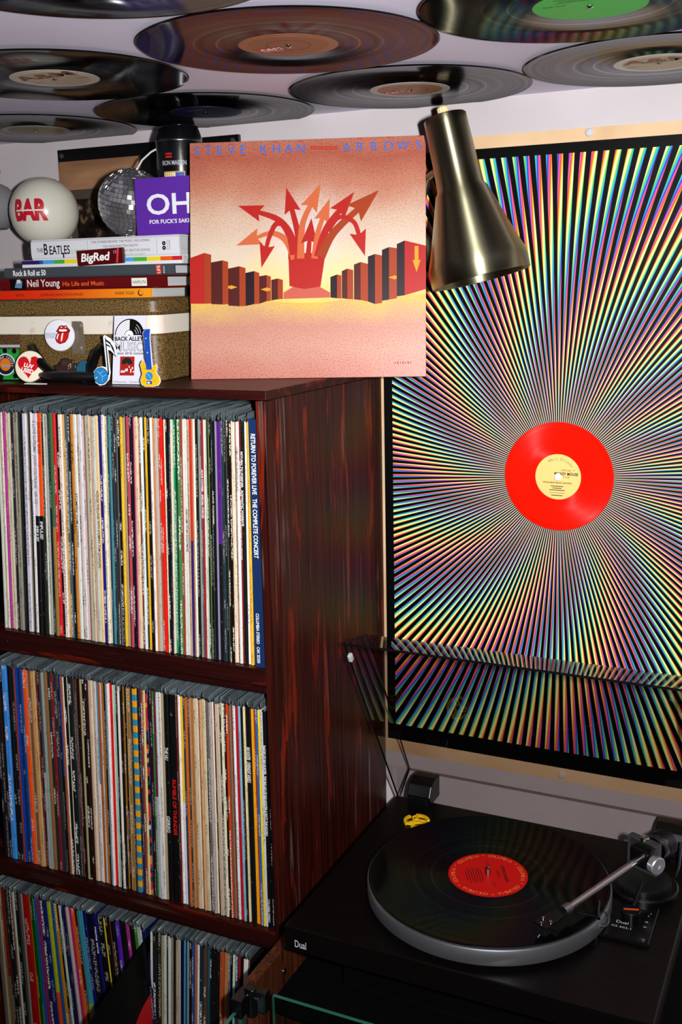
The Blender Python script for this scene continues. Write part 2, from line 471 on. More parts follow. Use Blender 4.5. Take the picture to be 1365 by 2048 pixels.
for i, (x, z, lab) in enumerate(((-0.3211, 1.9807, 'small clear pushpin in the top margin of the poster'),
                                 (-0.3361, 1.0765, 'small clear pushpin in the bottom margin of the poster'))):
    Mp = wall_frame(x, z, WALL_Y - 0.0012)
    t = thing('pushpin', lab, 'pushpin', None, group='clear pushpins in the poster', m=Mp)
    G(Mp).lathe([(0.0052, 0), (0.0055, 0.0016), (0.004, 0.003), (0.0005, 0.0034)], 20).build('pin_head', k, t, smooth=True)
    G(Mp).lathe([(0.0005, 0.0), (0.0005, -0.0008)], 8).build('pin_point', STEEL, t)

# red six-inch record in the middle of the poster
Mr = wall_frame(PX, PZ, WALL_Y - 0.0016)
t = thing('small_red_record', 'bright red small record with yellow label pinned on the ray poster', 'record', None, m=Mr)
G(Mr).lathe([(0.003, 0.0)] + [(0.032, 0.0), (0.0765, 0.0), (0.0771, 0.0008), (0.0765, 0.0016), (0.046, 0.0016), (0.044, 0.0013), (0.0325, 0.0013), (0.003, 0.0013)], 96).build('disc', VINYL_RED, t, smooth=True)
lo = G(Mr).prism(circle(0.0322, 64), 0.0013, 0.0017).build('label', plain('f0cc7c', 0.4), t)
g = G(Mr @ Matrix.Translation((0, 0, 0.0017)))
gm = [INK, plain('4c7c30'), plain('a07838')]
ring_text(g, "Walt Disney's", 0.0235, 0.0058, Matrix.Identity(4), 1, 1.75, PI / 2 + 0.55)
g.text('OFFICIAL', 0.0036, Matrix.Translation((0.0115, 0.0085, 0)), 0, 'C')
g.text('MICKEY MOUSE', 0.0056, Matrix.Translation((0.0115, 0.0028, 0)), 0, 'C', bold=0.03, squash=0.85)
g.text('CLUB', 0.0036, Matrix.Translation((0.0115, -0.0010, 0)), 0, 'C')
g.text('OFFICIAL MICKEY MOUSE CLUB PLEDGE', 0.0028, Matrix.Translation((-0.001, -0.0092, 0)), 0, 'C', bold=0.03, width=0.041)
for i, w in enumerate((0.018, 0.013, 0.022)):
    g.flat([(-w / 2 - 0.001, -0.0138 - i * 0.0028), (w / 2 - 0.001, -0.0138 - i * 0.0028), (w / 2 - 0.001, -0.0128 - i * 0.0028), (-w / 2 - 0.001, -0.0128 - i * 0.0028)], 0.0002, 0)
g.flat([(-0.012, -0.0232), (0.010, -0.0232), (0.010, -0.0224), (-0.012, -0.0224)], 0.0002, 2)
g.flat([(-0.009, -0.0268), (0.007, -0.0268), (0.007, -0.0258), (-0.009, -0.0258)], 0.0002, 0)
g.build('label_print', gm, lo)
G(Mr).lathe([(0.0052, 0.0015), (0.0055, 0.003), (0.0042, 0.0044), (0.0005, 0.0048)], 20).build('pin', mat('white_pin', 'e4e2e6', 0.3), t, smooth=True)

# ------------------------------------------------------------------ record sleeves on the shelf
k = NT('sleeve_spine_card', rough=0.45, spec=0.35)
oi = k.n('ShaderNodeObjectInfo')
gx, gy, gz = k.xyz(k.coord('Generated'))
att2 = k.n('ShaderNodeAttribute', attribute_type='OBJECT', attribute_name='second_tone')
atts = k.n('ShaderNodeAttribute', attribute_type='OBJECT', attribute_name='split_height')
attd = k.n('ShaderNodeAttribute', attribute_type='OBJECT', attribute_name='dark_print')
attl = k.n('ShaderNodeAttribute', attribute_type='OBJECT', attribute_name='pale_print')
off = k.math('MULTIPLY', oi.outputs['Random'], 37.0)
zc = k.n('ShaderNodeCombineXYZ'); k.l(gz, zc.inputs[2]); k.l(off, zc.inputs[0])
zx = k.n('ShaderNodeCombineXYZ'); k.l(k.math('MULTIPLY', gz, 14.0), zx.inputs[2]); k.l(k.math('MULTIPLY_ADD', gx, 1.2, off), zx.inputs[0])
c = k.mix(k.math('LESS_THAN', gz, atts.outputs['Fac']), oi.outputs['Color'], att2.outputs['Color'])
wear = k.noise(zx.outputs[0], 2.0, 4, 0.65)
c = k.mix(k.math('MULTIPLY', k.step(wear, 0.45, 0.30), 0.45), c, lin('0c0a09'))
c = k.mix(k.math('MULTIPLY', k.step(wear, 0.64, 0.74), 0.5), c, lin('d8cdb8'))
row = k.math('LESS_THAN', k.math('ABSOLUTE', k.math('SUBTRACT', gx, 0.5)), 0.27)
word = k.step(k.noise(zc.outputs[0], 7.0, 0), 0.52, 0.54)
zt = k.n('ShaderNodeCombineXYZ'); k.l(k.math('MULTIPLY', gz, 130.0), zt.inputs[2]); k.l(k.math('MULTIPLY_ADD', gx, 3.0, off), zt.inputs[0])
letter = k.step(k.noise(zt.outputs[0], 1.0, 1), 0.47, 0.53)
tm = k.math('MULTIPLY', k.math('MULTIPLY', row, word), letter)
c = k.mix(k.math('MULTIPLY', k.math('MULTIPLY', tm, attd.outputs['Fac']), 0.85), c, lin('141010'))
c = k.mix(k.math('MULTIPLY', k.math('MULTIPLY', tm, attl.outputs['Fac']), 0.9), c, lin('ece8e0'))
k.base(c)
SPINE = k.m

k = NT('banded_sleeve_spine', rough=0.45)
gx, gy, gz = k.xyz(k.coord('Generated'))
k.base(k.mix(k.math('GREATER_THAN', k.math('FRACT', k.math('MULTIPLY', gz, 17.0)), 0.5), lin('2a80a0'), lin('e09a18')))
SPINE_BAND = k.m
k = NT('many_coloured_sleeve_spine', rough=0.45)
gx, gy, gz = k.xyz(k.coord('Generated'))
s_ = k.math('ADD', k.math('MULTIPLY', gz, 46.0), k.math('MULTIPLY', gx, -0.5))
wn = k.n('ShaderNodeTexWhiteNoise', noise_dimensions='1D'); k.l(k.math('FLOOR', s_), wn.inputs['W'])
rp = k.n('ShaderNodeValToRGB'); k.l(wn.outputs['Value'], rp.inputs[0]); rp.color_ramp.interpolation = 'CONSTANT'
stops = [(0, 'd02818'), (0.28, '101010'), (0.42, '182858'), (0.56, 'e88820'), (0.68, '184828'), (0.82, 'd03028'), (0.94, 'c0c8c8')]
while len(rp.color_ramp.elements) < len(stops): rp.color_ramp.elements.new(0.5)
for e, (q, h) in zip(rp.color_ramp.elements, stops): e.position = q; e.color = lin(h)
k.base(rp.outputs[0])
SPINE_MULTI = k.m
k = NT('cloudy_sleeve_plastic', rough=0.28, spec=0.5)
oi = k.n('ShaderNodeObjectInfo')
nz = k.noise(k.vec(k.coord('Generated'), (1, 18, 3)), 2.0, 3)
k.base(k.mix(k.math('MULTIPLY', k.math('ADD', nz, oi.outputs['Random']), 0.5), lin('0e1214'), lin('6e7a7e')))
k.b.inputs['Transmission Weight'].default_value = 0.0
PLASTIC = k.m

S_H = 0.3145
def spine_mesh(name, m):
    """unit-width sleeve: x -0.5..0.5 (scaled per record), spine on y=0, z 0..S_H; slightly rounded spine edges"""
    me = bpy.data.meshes.new(name)
    sec = [(-0.5, S_H), (-0.5, 0.0012), (-0.34, 0.0002), (0.34, 0.0002), (0.5, 0.0012), (0.5, S_H)]
    vs = [(x, y, 0.0) for x, y in sec] + [(x, y, S_H) for x, y in sec]
    n = 6
    fs = [tuple(reversed(range(n))), tuple(range(n, 2 * n))] + [(i, (i + 1) % n, n + (i + 1) % n, n + i) for i in range(n)]
    me.from_pydata(vs, [], fs); me.materials.append(m); me.update()
    return me
SPINE_ME = {'n': spine_mesh('record_sleeve', SPINE), 's': spine_mesh('record_sleeve_banded', SPINE_BAND), 'm': spine_mesh('record_sleeve_many', SPINE_MULTI)}
def flap_mesh(seed):
    rnd = random.Random(seed)
    me = bpy.data.meshes.new('plastic_flap')
    ny = 5; vs = []; fs = []
    hh = [0.004 + rnd.random() * 0.010 for _ in range(ny + 1)]; ll = [rnd.uniform(-0.3, 0.9) for _ in range(ny + 1)]
    for i in range(ny + 1):
        y = -0.0012 + (S_H + 0.001) * i / ny
        h = hh[i] * (0.75 if i == 0 else 1.0); l = ll[i]
        vs += [(-0.46, y, S_H), (-0.40 + l * 0.4, y, S_H + h * 0.6), (-0.2 + l, y, S_H + h), (0.1 + l, y, S_H + h * 0.96), (0.42 + l * 0.3, y, S_H + h * 0.5), (0.46, y, S_H)]
    for i in range(ny):
        for j in range(6):
            a = i * 6 + j; b = i * 6 + (j + 1) % 6
            fs.append((a, b, b + 6, a + 6))
    fs.append(tuple(range(6))); fs.append(tuple(reversed(range(ny * 6, ny * 6 + 6))))
    me.from_pydata(vs, [], fs); me.materials.append(PLASTIC)
    bm = bmesh.new(); bm.from_mesh(me); bmesh.ops.recalc_face_normals(bm, faces=bm.faces); bm.to_mesh(me); bm.free()
    me.polygons.foreach_set('use_smooth', [True] * len(me.polygons))
    me.update()
    return me
FLAPS = [flap_mesh(s) for s in range(7)]

TONES = {'black': '0a0a0a', 'charcoal': '30343a', 'navy': '101c48', 'blue': '1c48a8', 'sky-blue': '4090d8', 'pale blue': '90b8c4', 'teal': '287070',
         'dark green': '103820', 'green': '288048', 'olive': '70683c', 'yellow': 'e8c830', 'gold': 'd89020', 'orange': 'e0601c', 'rust': 'a04820',
         'red': 'd01810', 'crimson': '981c2c', 'maroon': '4c0f10', 'magenta': 'b83888', 'purple': '4c1c80', 'plum': '601c44', 'pink': 'c88080',
         'brown': '7c5030', 'dark brown': '2c1c12', 'tan': 'b49470', 'cream': 'e0d4b4', 'peach': 'e0b090', 'white': 'ece8e8', 'grey': '8c8c88',
         'slate-grey': '48586a', 'lilac-white': 'd0ccd8', 'mint': 'a8c0b0', 'taupe': '685848'}
def tone(h):
    a = [int(h[i:i + 2], 16) for i in (0, 2, 4)]
    return min(TONES, key=lambda n: sum((x - int(TONES[n][i:i + 2], 16)) ** 2 for x, i in zip(a, (0, 2, 4))))
def ordinal(n):
    return '%d%s' % (n, 'th' if 10 <= n % 100 <= 20 else {1: 'st', 2: 'nd', 3: 'rd'}.get(n % 10, 'th'))

ROW1 = '''-1059.0,3.7,c8cdc0,0.064 -1055.4,2.2,b59a80,0.064 -1053.2,3.9,ece8d0,0.064 -1049.3,3.5,b03a95,0.064 -1045.8,3.1,d8c8a0,0.064 -1042.7,2.9,d9c9a5,0.064 -1039.8,2.8,cfc8b0,0.064 -1037.1,4.7,101828*2,0.064 -1032.4,4.8,c9a88c,0.064 -1027.6,4.3,8f9080t,0.065 -1023.3,4.7,202828t,0.065 -1018.7,4.1,080808t,0.065 -1014.6,7.7,d4cfdc,0.065 -1006.9,3.1,6a6038,0.066 -1003.8,2.7,080808t,0.066 -1001.2,4.0,e4e2e6,0.066 -997.2,7.8,d4cfdc*2/0a0a0a,0.066 -989.4,7.3,ff4d00*2/0a0a0a,0.066 -982.1,4.1,203028,0.064 -978.1,2.8,e8e4d4,0.062 -975.2,3.6,a8aca0t,0.060 -971.6,5.0,0e1a30,0.058 -966.6,5.0,3a6a3a*2/a07830,0.055 -961.6,5.3,d42028,0.052 -956.3,5.2,101010w,0.051 -951.1,6.6,ecdcd0,0.051 -944.5,4.9,e0b060,0.050 -939.6,4.0,485860w,0.050 -935.6,3.8,101014w,0.049 -931.8,5.3,c88030t,0.049 -926.5,5.3,e0e4dc,0.049 -921.2,4.2,c0b0a4t,0.048 -917.0,4.1,dcd8e0,0.048 -912.9,3.9,d8c4bct,0.048 -909.0,2.9,96644c,0.047 -906.1,2.7,a8b0a0,0.047 -903.4,2.9,c8a080,0.047 -900.6,3.3,d0c4a8t,0.047 -897.3,2.2,c09c84,0.046 -895.1,4.9,c8d8d4,0.046 -890.2,5.6,e8c890t,0.046 -884.6,5.3,201878w,0.045 -879.3,4.4,ece4d0,0.045 -874.9,2.8,d4c498t,0.046 -872.1,3.0,163a60,0.046 -869.1,4.8,488c90,0.046 -864.3,1.6,0c1014,0.046 -862.7,3.5,283440,0.046 -859.3,2.8,302828w,0.046 -856.5,2.1,70706c,0.046 -854.4,5.1,080c0cw,0.046 -849.3,3.3,ecc030,0.046 -846.0,3.9,b0946c,0.046 -842.1,2.6,14201c,0.046 -839.5,4.9,b84458w,0.046 -834.7,4.2,0c0c10w,0.046 -830.5,3.7,c84088,0.046 -826.7,1.9,d8a090,0.045 -824.8,3.6,e4d0a8,0.045 -821.2,4.1,7c3424,0.044 -817.1,3.5,dcecec,0.043 -813.5,2.8,101418w,0.042 -810.7,3.4,f0b020,0.041 -807.3,5.9,080c08,0.040 -801.4,3.8,f4ecec,0.039 -797.5,1.6,d08c50,0.038 -795.9,5.1,b8aca4,0.038 -790.8,4.2,b04c28,0.036 -786.5,4.1,e81810,0.035 -782.4,2.4,180808,0.037 -780.0,2.1,e8d8b8,0.038 -777.9,3.2,0c1010w,0.039 -774.7,2.6,283044,0.041 -772.1,1.4,4c1414,0.042 -770.7,1.5,e8dcc4,0.043 -769.2,5.0,189060*1,0.044 -764.2,1.6,104030,0.043 -762.6,5.5,40803cw,0.042 -757.1,3.5,8c3c30,0.041 -753.6,3.5,d8ccc0w,0.041 -750.0,3.7,d4e0dct,0.040 -746.3,3.7,c09c80,0.039 -742.6,3.6,b83020*2/2a2060,0.039 -739.0,2.3,c88868,0.038 -736.7,2.3,e4ecdc,0.038 -734.4,3.9,101410,0.037 -730.4,3.2,8c8c80,0.036 -727.2,1.9,3c606c,0.036 -725.3,4.1,98202ct,0.035 -721.2,2.3,dcd8c4,0.035 -718.9,2.3,b8c8b8,0.034 -716.5,2.3,182018w,0.034 -714.2,1.5,6c7c34,0.033 -712.7,2.8,080c0c,0.033 -709.9,2.0,283840,0.033 -707.9,2.5,0c0c0cw,0.032 -705.4,3.3,8c84a0,0.032 -702.0,7.4,501a78*2/101018,0.031 -694.7,4.0,20343c,0.030 -690.7,2.3,101818,0.029 -688.3,1.5,6a5c44,0.029 -686.8,3.0,0a100ew,0.028 -683.8,3.7,140c08w,0.028 -680.1,2.2,e8c8a8,0.027 -677.9,2.2,ece8dc,0.027 -675.7,2.6,a48068t,0.026 -673.0,4.1,dce4dct,0.026 -668.9,3.0,80181ct,0.025 -665.9,4.1,0c1410,0.025 -661.7,4.0,f4f0f0,0.024 -657.7,1.8,ec9818,0.023 -655.9,2.8,f0c040,0.023 -653.1,15.9,BOX,0.022'''
ROW2 = '''-1106.6,5.6,0c1020,0.041 -1101.0,4.8,281408,0.041 -1096.3,4.8,0a0a0c,0.041 -1091.5,10.1,3a88d8w,0.041 -1081.4,7.2,0a0a0c,0.040 -1074.1,6.1,081420,0.039 -1068.1,3.3,8c3428,0.038 -1064.8,2.6,0c3c9ct,0.038 -1062.2,6.2,0a2c60,0.037 -1056.0,3.9,1c50a8,0.036 -1052.2,7.7,e8500c,0.036 -1044.4,2.3,b8b098,0.035 -1042.1,7.0,7c5034,0.035 -1035.2,3.3,b88850,0.035 -1031.9,3.6,c0a068t,0.035 -1028.3,3.1,701c10,0.035 -1025.2,4.4,141818,0.035 -1020.9,4.8,48404c*2/a09ca4,0.035 -1016.1,3.8,88988c,0.035 -1012.3,1.7,142018,0.035 -1010.6,4.4,8c5c38,0.035 -1006.3,5.4,102824w,0.034 -1000.8,5.6,781420,0.034 -995.3,8.1,282a2c,0.034 -987.1,2.6,0a0c10,0.034 -984.6,3.5,1c40b0*2/0c1828,0.034 -981.1,3.2,a05028t,0.034 -977.9,2.5,f0e4d4,0.034 -975.4,3.9,0a0c0cw,0.034 -971.5,2.6,f4e4d0,0.034 -969.0,8.1,0c1814w,0.034 -960.8,2.9,383838,0.035 -957.9,2.2,5c1410,0.035 -955.8,2.8,fcf4f4,0.036 -953.0,3.5,0c0808,0.036 -949.5,3.1,9c5c30t,0.036 -946.4,2.4,a89c70,0.037 -944.0,6.1,0a0a0aw,0.037 -937.9,4.4,280808w,0.038 -933.5,2.9,b49c7c,0.038 -930.7,3.8,e0c4b0,0.039 -926.9,4.1,b0a894,0.039 -922.8,3.5,e0dce4t,0.040 -919.4,0.9,3c90c0*2/e0e0e4,0.040 -918.5,3.8,985010,0.040 -914.7,3.2,c4bcc4t,0.041 -911.5,3.8,a86018,0.041 -907.7,3.0,0c1418,0.041 -904.8,4.0,7894a0,0.042 -900.8,2.8,f0ecec,0.042 -898.0,5.7,d80404,0.043 -892.4,2.5,d8d8c0,0.043 -889.9,3.4,98c4b8,0.042 -886.5,3.0,0a0c0c,0.042 -883.5,4.6,ecdcd0t,0.042 -879.0,3.2,0c1010,0.041 -875.8,2.8,906020w,0.041 -873.0,3.1,0c1010,0.041 -869.9,2.5,d0a060,0.041 -867.5,5.6,8c6838,0.041 -861.9,2.8,202830,0.040 -859.1,8.2,STRIPE,0.040 -850.9,2.1,180c10,0.039 -848.8,3.8,302838,0.039 -845.0,4.1,8c3c34w,0.039 -840.9,3.5,dccc8ct,0.038 -837.5,5.7,MULTI,0.038 -831.8,1.7,101838,0.037 -830.1,3.7,340810,0.037 -826.4,3.5,188040,0.037 -822.9,5.1,6c1c2c*2/a8a4a8,0.037 -817.9,3.4,c4ccd0t,0.036 -814.5,4.1,dcd4c8t,0.036 -810.4,3.5,a89878,0.036 -806.9,8.1,080808,0.035 -798.8,13.3,0a0a0a,0.034 -785.5,1.8,58100c,0.032 -783.7,3.7,f0ece8,0.032 -780.0,5.3,f0c020*2/d8d0dc,0.031 -774.7,4.3,24384c,0.030 -770.5,3.6,c86020t,0.029 -766.9,3.6,2c3430,0.029 -763.3,2.7,b48058,0.028 -760.6,3.2,a46c2c,0.028 -757.4,4.3,c8b090t,0.027 -753.1,3.3,d4d0bc,0.026 -749.8,2.8,983808,0.026 -747.1,3.2,c8a070,0.025 -743.9,5.6,ccbc9c,0.025 -738.4,1.5,181414,0.024 -736.9,4.9,685c58,0.023 -732.0,4.4,a8a09c,0.022 -727.6,3.4,f0d8b8,0.022 -724.2,1.9,100c0c,0.021 -722.4,6.8,c4ac98*2/b8a48c,0.021 -715.6,2.8,180808w,0.019 -712.8,4.4,dcdcb8,0.019 -708.4,3.0,200808w,0.018 -705.4,3.9,c43c18w,0.018 -701.6,1.7,54503c,0.017 -699.9,3.0,80684c,0.017 -696.9,2.6,8c2420t,0.016 -694.3,3.5,dce8e8t,0.016 -690.8,5.1,b00c20,0.015 -685.7,3.9,7cb0c4,0.014 -681.8,2.9,0c1014,0.013 -678.9,3.0,e8d49c,0.013 -675.9,8.5,0a0c10,0.012 -667.5,5.7,ec9c0c,0.011 -661.8,1.6,983c10,0.010 -660.2,4.1,3058a8,0.010 -656.1,2.9,e8d414,0.011 -653.2,4.6,c8c4d0,0.011 -648.6,5.4,080808,0.012 -643.2,4.0,0a0a0c,0.012'''
ROW3 = '''-1146.3,7.5,584c40,0.012 -1138.8,3.7,94886c,0.012 -1135.1,3.5,685838,0.012 -1131.6,5.8,700c08*2/685038,0.012 -1125.9,4.6,201c14,0.012 -1121.3,5.7,0c0c0c,0.012 -1115.6,4.4,181c24w,0.012 -1111.2,3.7,7c5048,0.012 -1107.5,2.6,a8b4a0t,0.012 -1104.9,7.4,0c0a0a,0.012 -1097.5,5.7,443c34,0.012 -1091.9,3.6,788080,0.012 -1088.3,13.3,900400,0.012 -1075.0,4.3,b47c10,0.004 -1070.7,3.7,043c08,0.001 -1066.9,3.7,106818,-0.001 -1063.2,6.4,184494,-0.003 -1056.8,5.6,701c48,-0.007 -1051.2,8.2,0c1840w,-0.011 -1042.9,6.9,081c60,-0.016 -1036.0,6.9,98a010*2/c04010,-0.020 -1029.1,6.5,0c4884,-0.024 -1022.6,6.9,b4780c,-0.028 -1015.7,5.7,0a140a,-0.032 -1010.0,5.3,b8c0b8,-0.036 -1004.7,4.1,081838,-0.039 -1000.6,2.6,181040,-0.041 -997.9,3.3,c07878,-0.043 -994.7,4.0,a8a8a4,-0.045 -990.6,4.6,a80c58,-0.047 -986.1,6.7,c45408,-0.050 -979.4,6.5,540404,-0.053 -972.9,6.8,28808c*2/908c18,-0.053 -966.1,2.6,3888a8,-0.053 -963.4,6.8,0c1050,-0.053 -956.6,13.9,04061c,-0.053 -942.7,5.2,10105c,-0.053 -937.5,13.0,080808,-0.053 -924.6,3.3,dcc41c,-0.053 -921.2,6.5,080808,-0.053 -914.7,3.3,a04818*1,-0.053 -911.4,7.7,080808,-0.053 -903.6,7.5,501ca0,-0.053 -896.1,11.2,0a0a0c,-0.053 -885.0,7.5,a02880,-0.053 -877.5,6.4,0a0808,-0.053 -871.1,6.5,3c7020,-0.053 -864.6,9.1,a0b0a8w,-0.053 -855.5,8.2,0c1440,-0.053'''
ROW4 = '''-857.8,3.4,d8d4cc,0.063 -854.4,7.5,141c1cw,0.063 -846.8,8.4,241e14,0.063 -838.4,3.8,90906c,0.063 -834.6,3.9,c8c8b8,0.064 -830.7,2.7,081020,0.064 -827.9,6.3,c8ccc8t,0.064 -821.7,3.0,888870,0.064 -818.6,5.6,181010*2/a01010,0.064 -813.1,4.8,a89c80,0.064 -808.3,3.2,c0b8c0,0.064 -805.0,4.4,060c20t,0.064 -800.6,2.7,3c8cc8,0.065 -797.9,3.1,103040t,0.065 -794.8,2.7,808c90,0.065 -792.0,5.7,080808,0.065 -786.3,3.4,284480,0.065 -782.9,5.4,986448,0.065 -777.5,3.4,e8e0d8,0.065 -774.1,7.0,18282cw,0.065 -767.1,5.7,4c3830w,0.065 -761.4,4.7,1c5860t,0.066 -756.7,3.4,181414w,0.066 -753.3,5.6,101010*2/b0b8b8,0.066 -747.7,6.2,101010*2/a8b4b4,0.066 -741.6,7.3,a04824,0.066 -734.3,6.6,b0703c,0.066 -727.7,3.9,585c68,0.066 -723.8,3.3,080808,0.066 -720.5,3.8,a8c8a0w,0.066 -716.7,5.2,183458w,0.066 -711.5,3.2,901414,0.066 -708.2,4.9,0c0808,0.066 -703.3,7.7,d8d4cc,0.066 -695.6,3.5,181410,0.066'''
SLEEVES = {}
SHELF_WORD = {1: 'the top row', 2: 'the middle row', 3: 'bottom row\'s left group', 4: 'bottom row\'s right group'}
def parse(s):
    out = []
    for e in s.split():
        x, w, c, l = e.split(','); out.append((float(x) / 1000, float(w) / 1000, c, float(l)))
    return out
for row, data, zb in ((1, ROW1, 1.3207), (2, ROW2, 0.9475), (3, ROW3, 0.5762), (4, ROW4, 0.5762)):
    items = parse(data); SLEEVES[row] = []
    for i, (x, w, c, l) in enumerate(items):
        rnd = random.Random(row * 1000 + i)
        w = max(w, 0.0016)
        if c == 'BOX':
            SLEEVES[row].append((x, w, None)); continue
        key = 'n'; two = None; split = -1.0; dark = pale = 0.0
        h = c
        if c == 'STRIPE': key = 's'; h = 'e09a18'; nm = 'yellow and teal banded'
        elif c == 'MULTI': key = 'm'; h = 'd02818'; nm = 'red, black and orange striped'
        else:
            if '/' in h: h, two = h.split('/'); split = 0.5 if not (row == 1 and two == '0a0a0a') else 0.545
            h = h.split('*')[0]
            if h.endswith('t'): dark = 1.0; h = h[:-1]
            elif h.endswith('w'): pale = 1.0; h = h[:-1]
            nm = tone(h) + (' and ' + tone(two) if two and tone(two) != tone(h) else '')
            lum = sum(int(h[j:j + 2], 16) for j in (0, 2, 4)) / 3
            if not dark and not pale and two is None:
                if lum < 60: pale = 0.35
                elif lum > 150 and rnd.random() < 0.6: dark = 0.7
                elif rnd.random() < 0.5: (dark, pale) = (0.0, 0.6) if lum < 110 else (0.5, 0.0)
            if dark and row == 2 or row > 2: dark *= 0.8
        o = bpy.data.objects.new('record_sleeve', SPINE_ME[key])
        zmid = S_H / 2
        ang = math.atan(l)
        xc = x + w / 2
        m = (Matrix.Translation((xc - l * zmid, 1.1089 + rnd.uniform(-0.0012, 0.0022), zb + 0.0003 + abs(l) * w * 0.5))
             @ Matrix.Rotation(ang, 4, 'Y') @ Matrix.Diagonal((w * 0.89, 1.0, 1.0 + rnd.uniform(-0.006, 0.003), 1.0)))
        o.color = lin(h)
        o['second_tone'] = list(lin(two or h)[:3]); o['split_height'] = split; o['dark_print'] = dark; o['pale_print'] = pale
        _reg(o, m, None)
        size = 'thick ' if w > 0.0062 else 'thin ' if w < 0.0034 else ''
        tag(o, '%s%s record sleeve, %s from left in %s' % (size, nm, ordinal(i + 1), SHELF_WORD[row]), 'record sleeve', 'record sleeves on the shelf')
        f = bpy.data.objects.new('plastic_flap', FLAPS[rnd.randrange(7)])
        _reg(f, Matrix.Identity(4), o)
        SLEEVES[row].append((x, w, o, l))

def spine_text(row, X, body, col, f0, f1, size=None, bold=0.02):
    """lettering reading down a spine, between fractions f0 (upper) and f1 (lower) of its height"""
    for e in SLEEVES[row]:
        if e[0] <= X < e[0] + e[1] and e[2] is not None:
            x, w, o, l = e
            inner = MW[o]
            R3 = inner.to_3x3()
            down = -(R3 @ Vector((0, 0, 1))).normalized()
            top = inner @ Vector((0, -0.0004, S_H * f0))
            sz = size or min(w * 0.95, 0.0085)
            o['pale_print'] = 0.0; o['dark_print'] = 0.0
            across = (R3 @ Vector((1, 0, 0))).normalized()
            F = frame(down, across, top - across * sz * 0.36)
            G().text(body, sz, F, width=S_H * (f0 - f1), bold=bold).build('spine_lettering', plain(col), o)
            return
# printed titles that can be read in the photograph
for a in ((1, -0.9917, 'A LOVE SUPREME   JOHN COLTRANE   GR-155', '8a8690', 0.97, 0.60), (1, -0.9917, 'IMPULSE!', 'e8e8e8', 0.50, 0.43),
          (1, -0.9847, 'IMPULSE!', 'f0f0f0', 0.52, 0.44), (1, -0.9847, 'JOHN COLTRANE   SUN SHIP', '8a2c08', 0.96, 0.82),
          (1, -0.9233, "STOMPIN' TOM CONNORS", '40484a', 0.66, 0.42), (1, -0.8873, "ACROSS THIS LAND WITH STOMPIN' TOM CONNORS", '5a2c14', 0.68, 0.34),
          (1, -0.7469, 'WELCOME TO MY NIGHTMARE', '141414', 0.63, 0.45), (1, -0.7220, 'ALICE COOPER   SPECIAL FORCES', 'f0e8e8', 0.80, 0.60),
          (1, -0.7055, 'ALICE COOPER', 'e8e0d0', 0.72, 0.58), (1, -0.6706, 'HYMN OF THE SEVENTH GALAXY', '606060', 0.90, 0.72),
          (1, -0.6670, 'RETURN TO FOREVER   WHERE HAVE I KNOWN YOU BEFORE', 'e8d8d0', 0.84, 0.44), (1, -0.6634, 'RETURN TO FOREVER   ROMANTIC WARRIOR', 'e8f0ec', 0.88, 0.58),
          (2, -0.8032, 'THE HU', 'e0e0e0', 0.75, 0.69), (2, -0.8032, 'GEREG', 'e0e0e0', 0.42, 0.34), (2, -0.7932, 'RUMBLE OF THUNDER', 'd01818', 0.60, 0.33),
          (2, -0.6718, 'IAN HUNTER   OVERNIGHT ANGELS', 'e8e4dc', 0.82, 0.66), (2, -0.6465, 'SHADES OF IAN HUNTER  THE BALLAD OF IAN HUNTER & MOTT THE HOOPLE', 'f0f0f0', 0.85, 0.44),
          (2, -0.6465, 'COLUMBIA STEREO', 'd8d8d8', 0.14, 0.03), (3, -0.9383, 'magna carta', 'f0f0f0', 0.93, 0.79)):
    spine_text(*a)
# small red sticker at the foot of a dark spine is part of that sleeve's print; navy box set
for x, w, o in [e for e in SLEEVES[1] if e[2] is None]:
    Mb = Matrix.Translation((x + w / 2, 1.1065, 1.3207)) @ Matrix.Rotation(math.atan(0.012), 4, 'Y')
    t = thing('box_set', 'wide navy blue box set with white lettering at the right end of the top row', 'box set', None, m=Mb)
    G(Mb).box(-w / 2 + 0.0002, w / 2 - 0.0004, 0, 0.316, 0, 0.318).build('box', plain('142c58', 0.4), t, bevel=0.0006)
    F = frame((0, 0, -1), (1, 0, 0), (0, 0, 0))
    for nm_, body, z0, z1 in (('title_lettering', 'RETURN TO FOREVER LIVE   THE COMPLETE CONCERT', 0.300, 0.144), ('maker_lettering', 'COLUMBIA STEREO   C4X 35350', 0.072, 0.006)):
        sz = 0.0085 if z0 > 0.1 else 0.006
        G(Mb).text(body, sz, Matrix.Translation((-0.0042, -0.0003, z0)) @ F, 0, width=z0 - z1, bold=0.02).build(nm_, WHITE, t)

# black sleeve pulled half out between the two leaning groups of the bottom row
Mq = Matrix.Translation((-0.8555, 0.912, 0.8115)) @ Matrix.Rotation(math.radians(18), 4, 'X')
t = thing('pulled_out_sleeve', 'black sleeve with a red disc, pulled half out of the bottom row', 'record sleeve', None, m=Mq)
G(Mq).box(-0.0015, 0.0015, 0.0, 0.262, -0.262, 0.0).build('cover', mat('black_gloss_card', '040404', 0.35, spec=0.15), t, bevel=0.0004)
G(Mq).flat(circle(0.074, 48, 0.172, -0.160), 0.0017, 0, Matrix(((0, 0, 1, 0), (1, 0, 0, 0), (0, 1, 0, 0), (0, 0, 0, 1)))).build('red_disc_print', plain('b01418'), t)

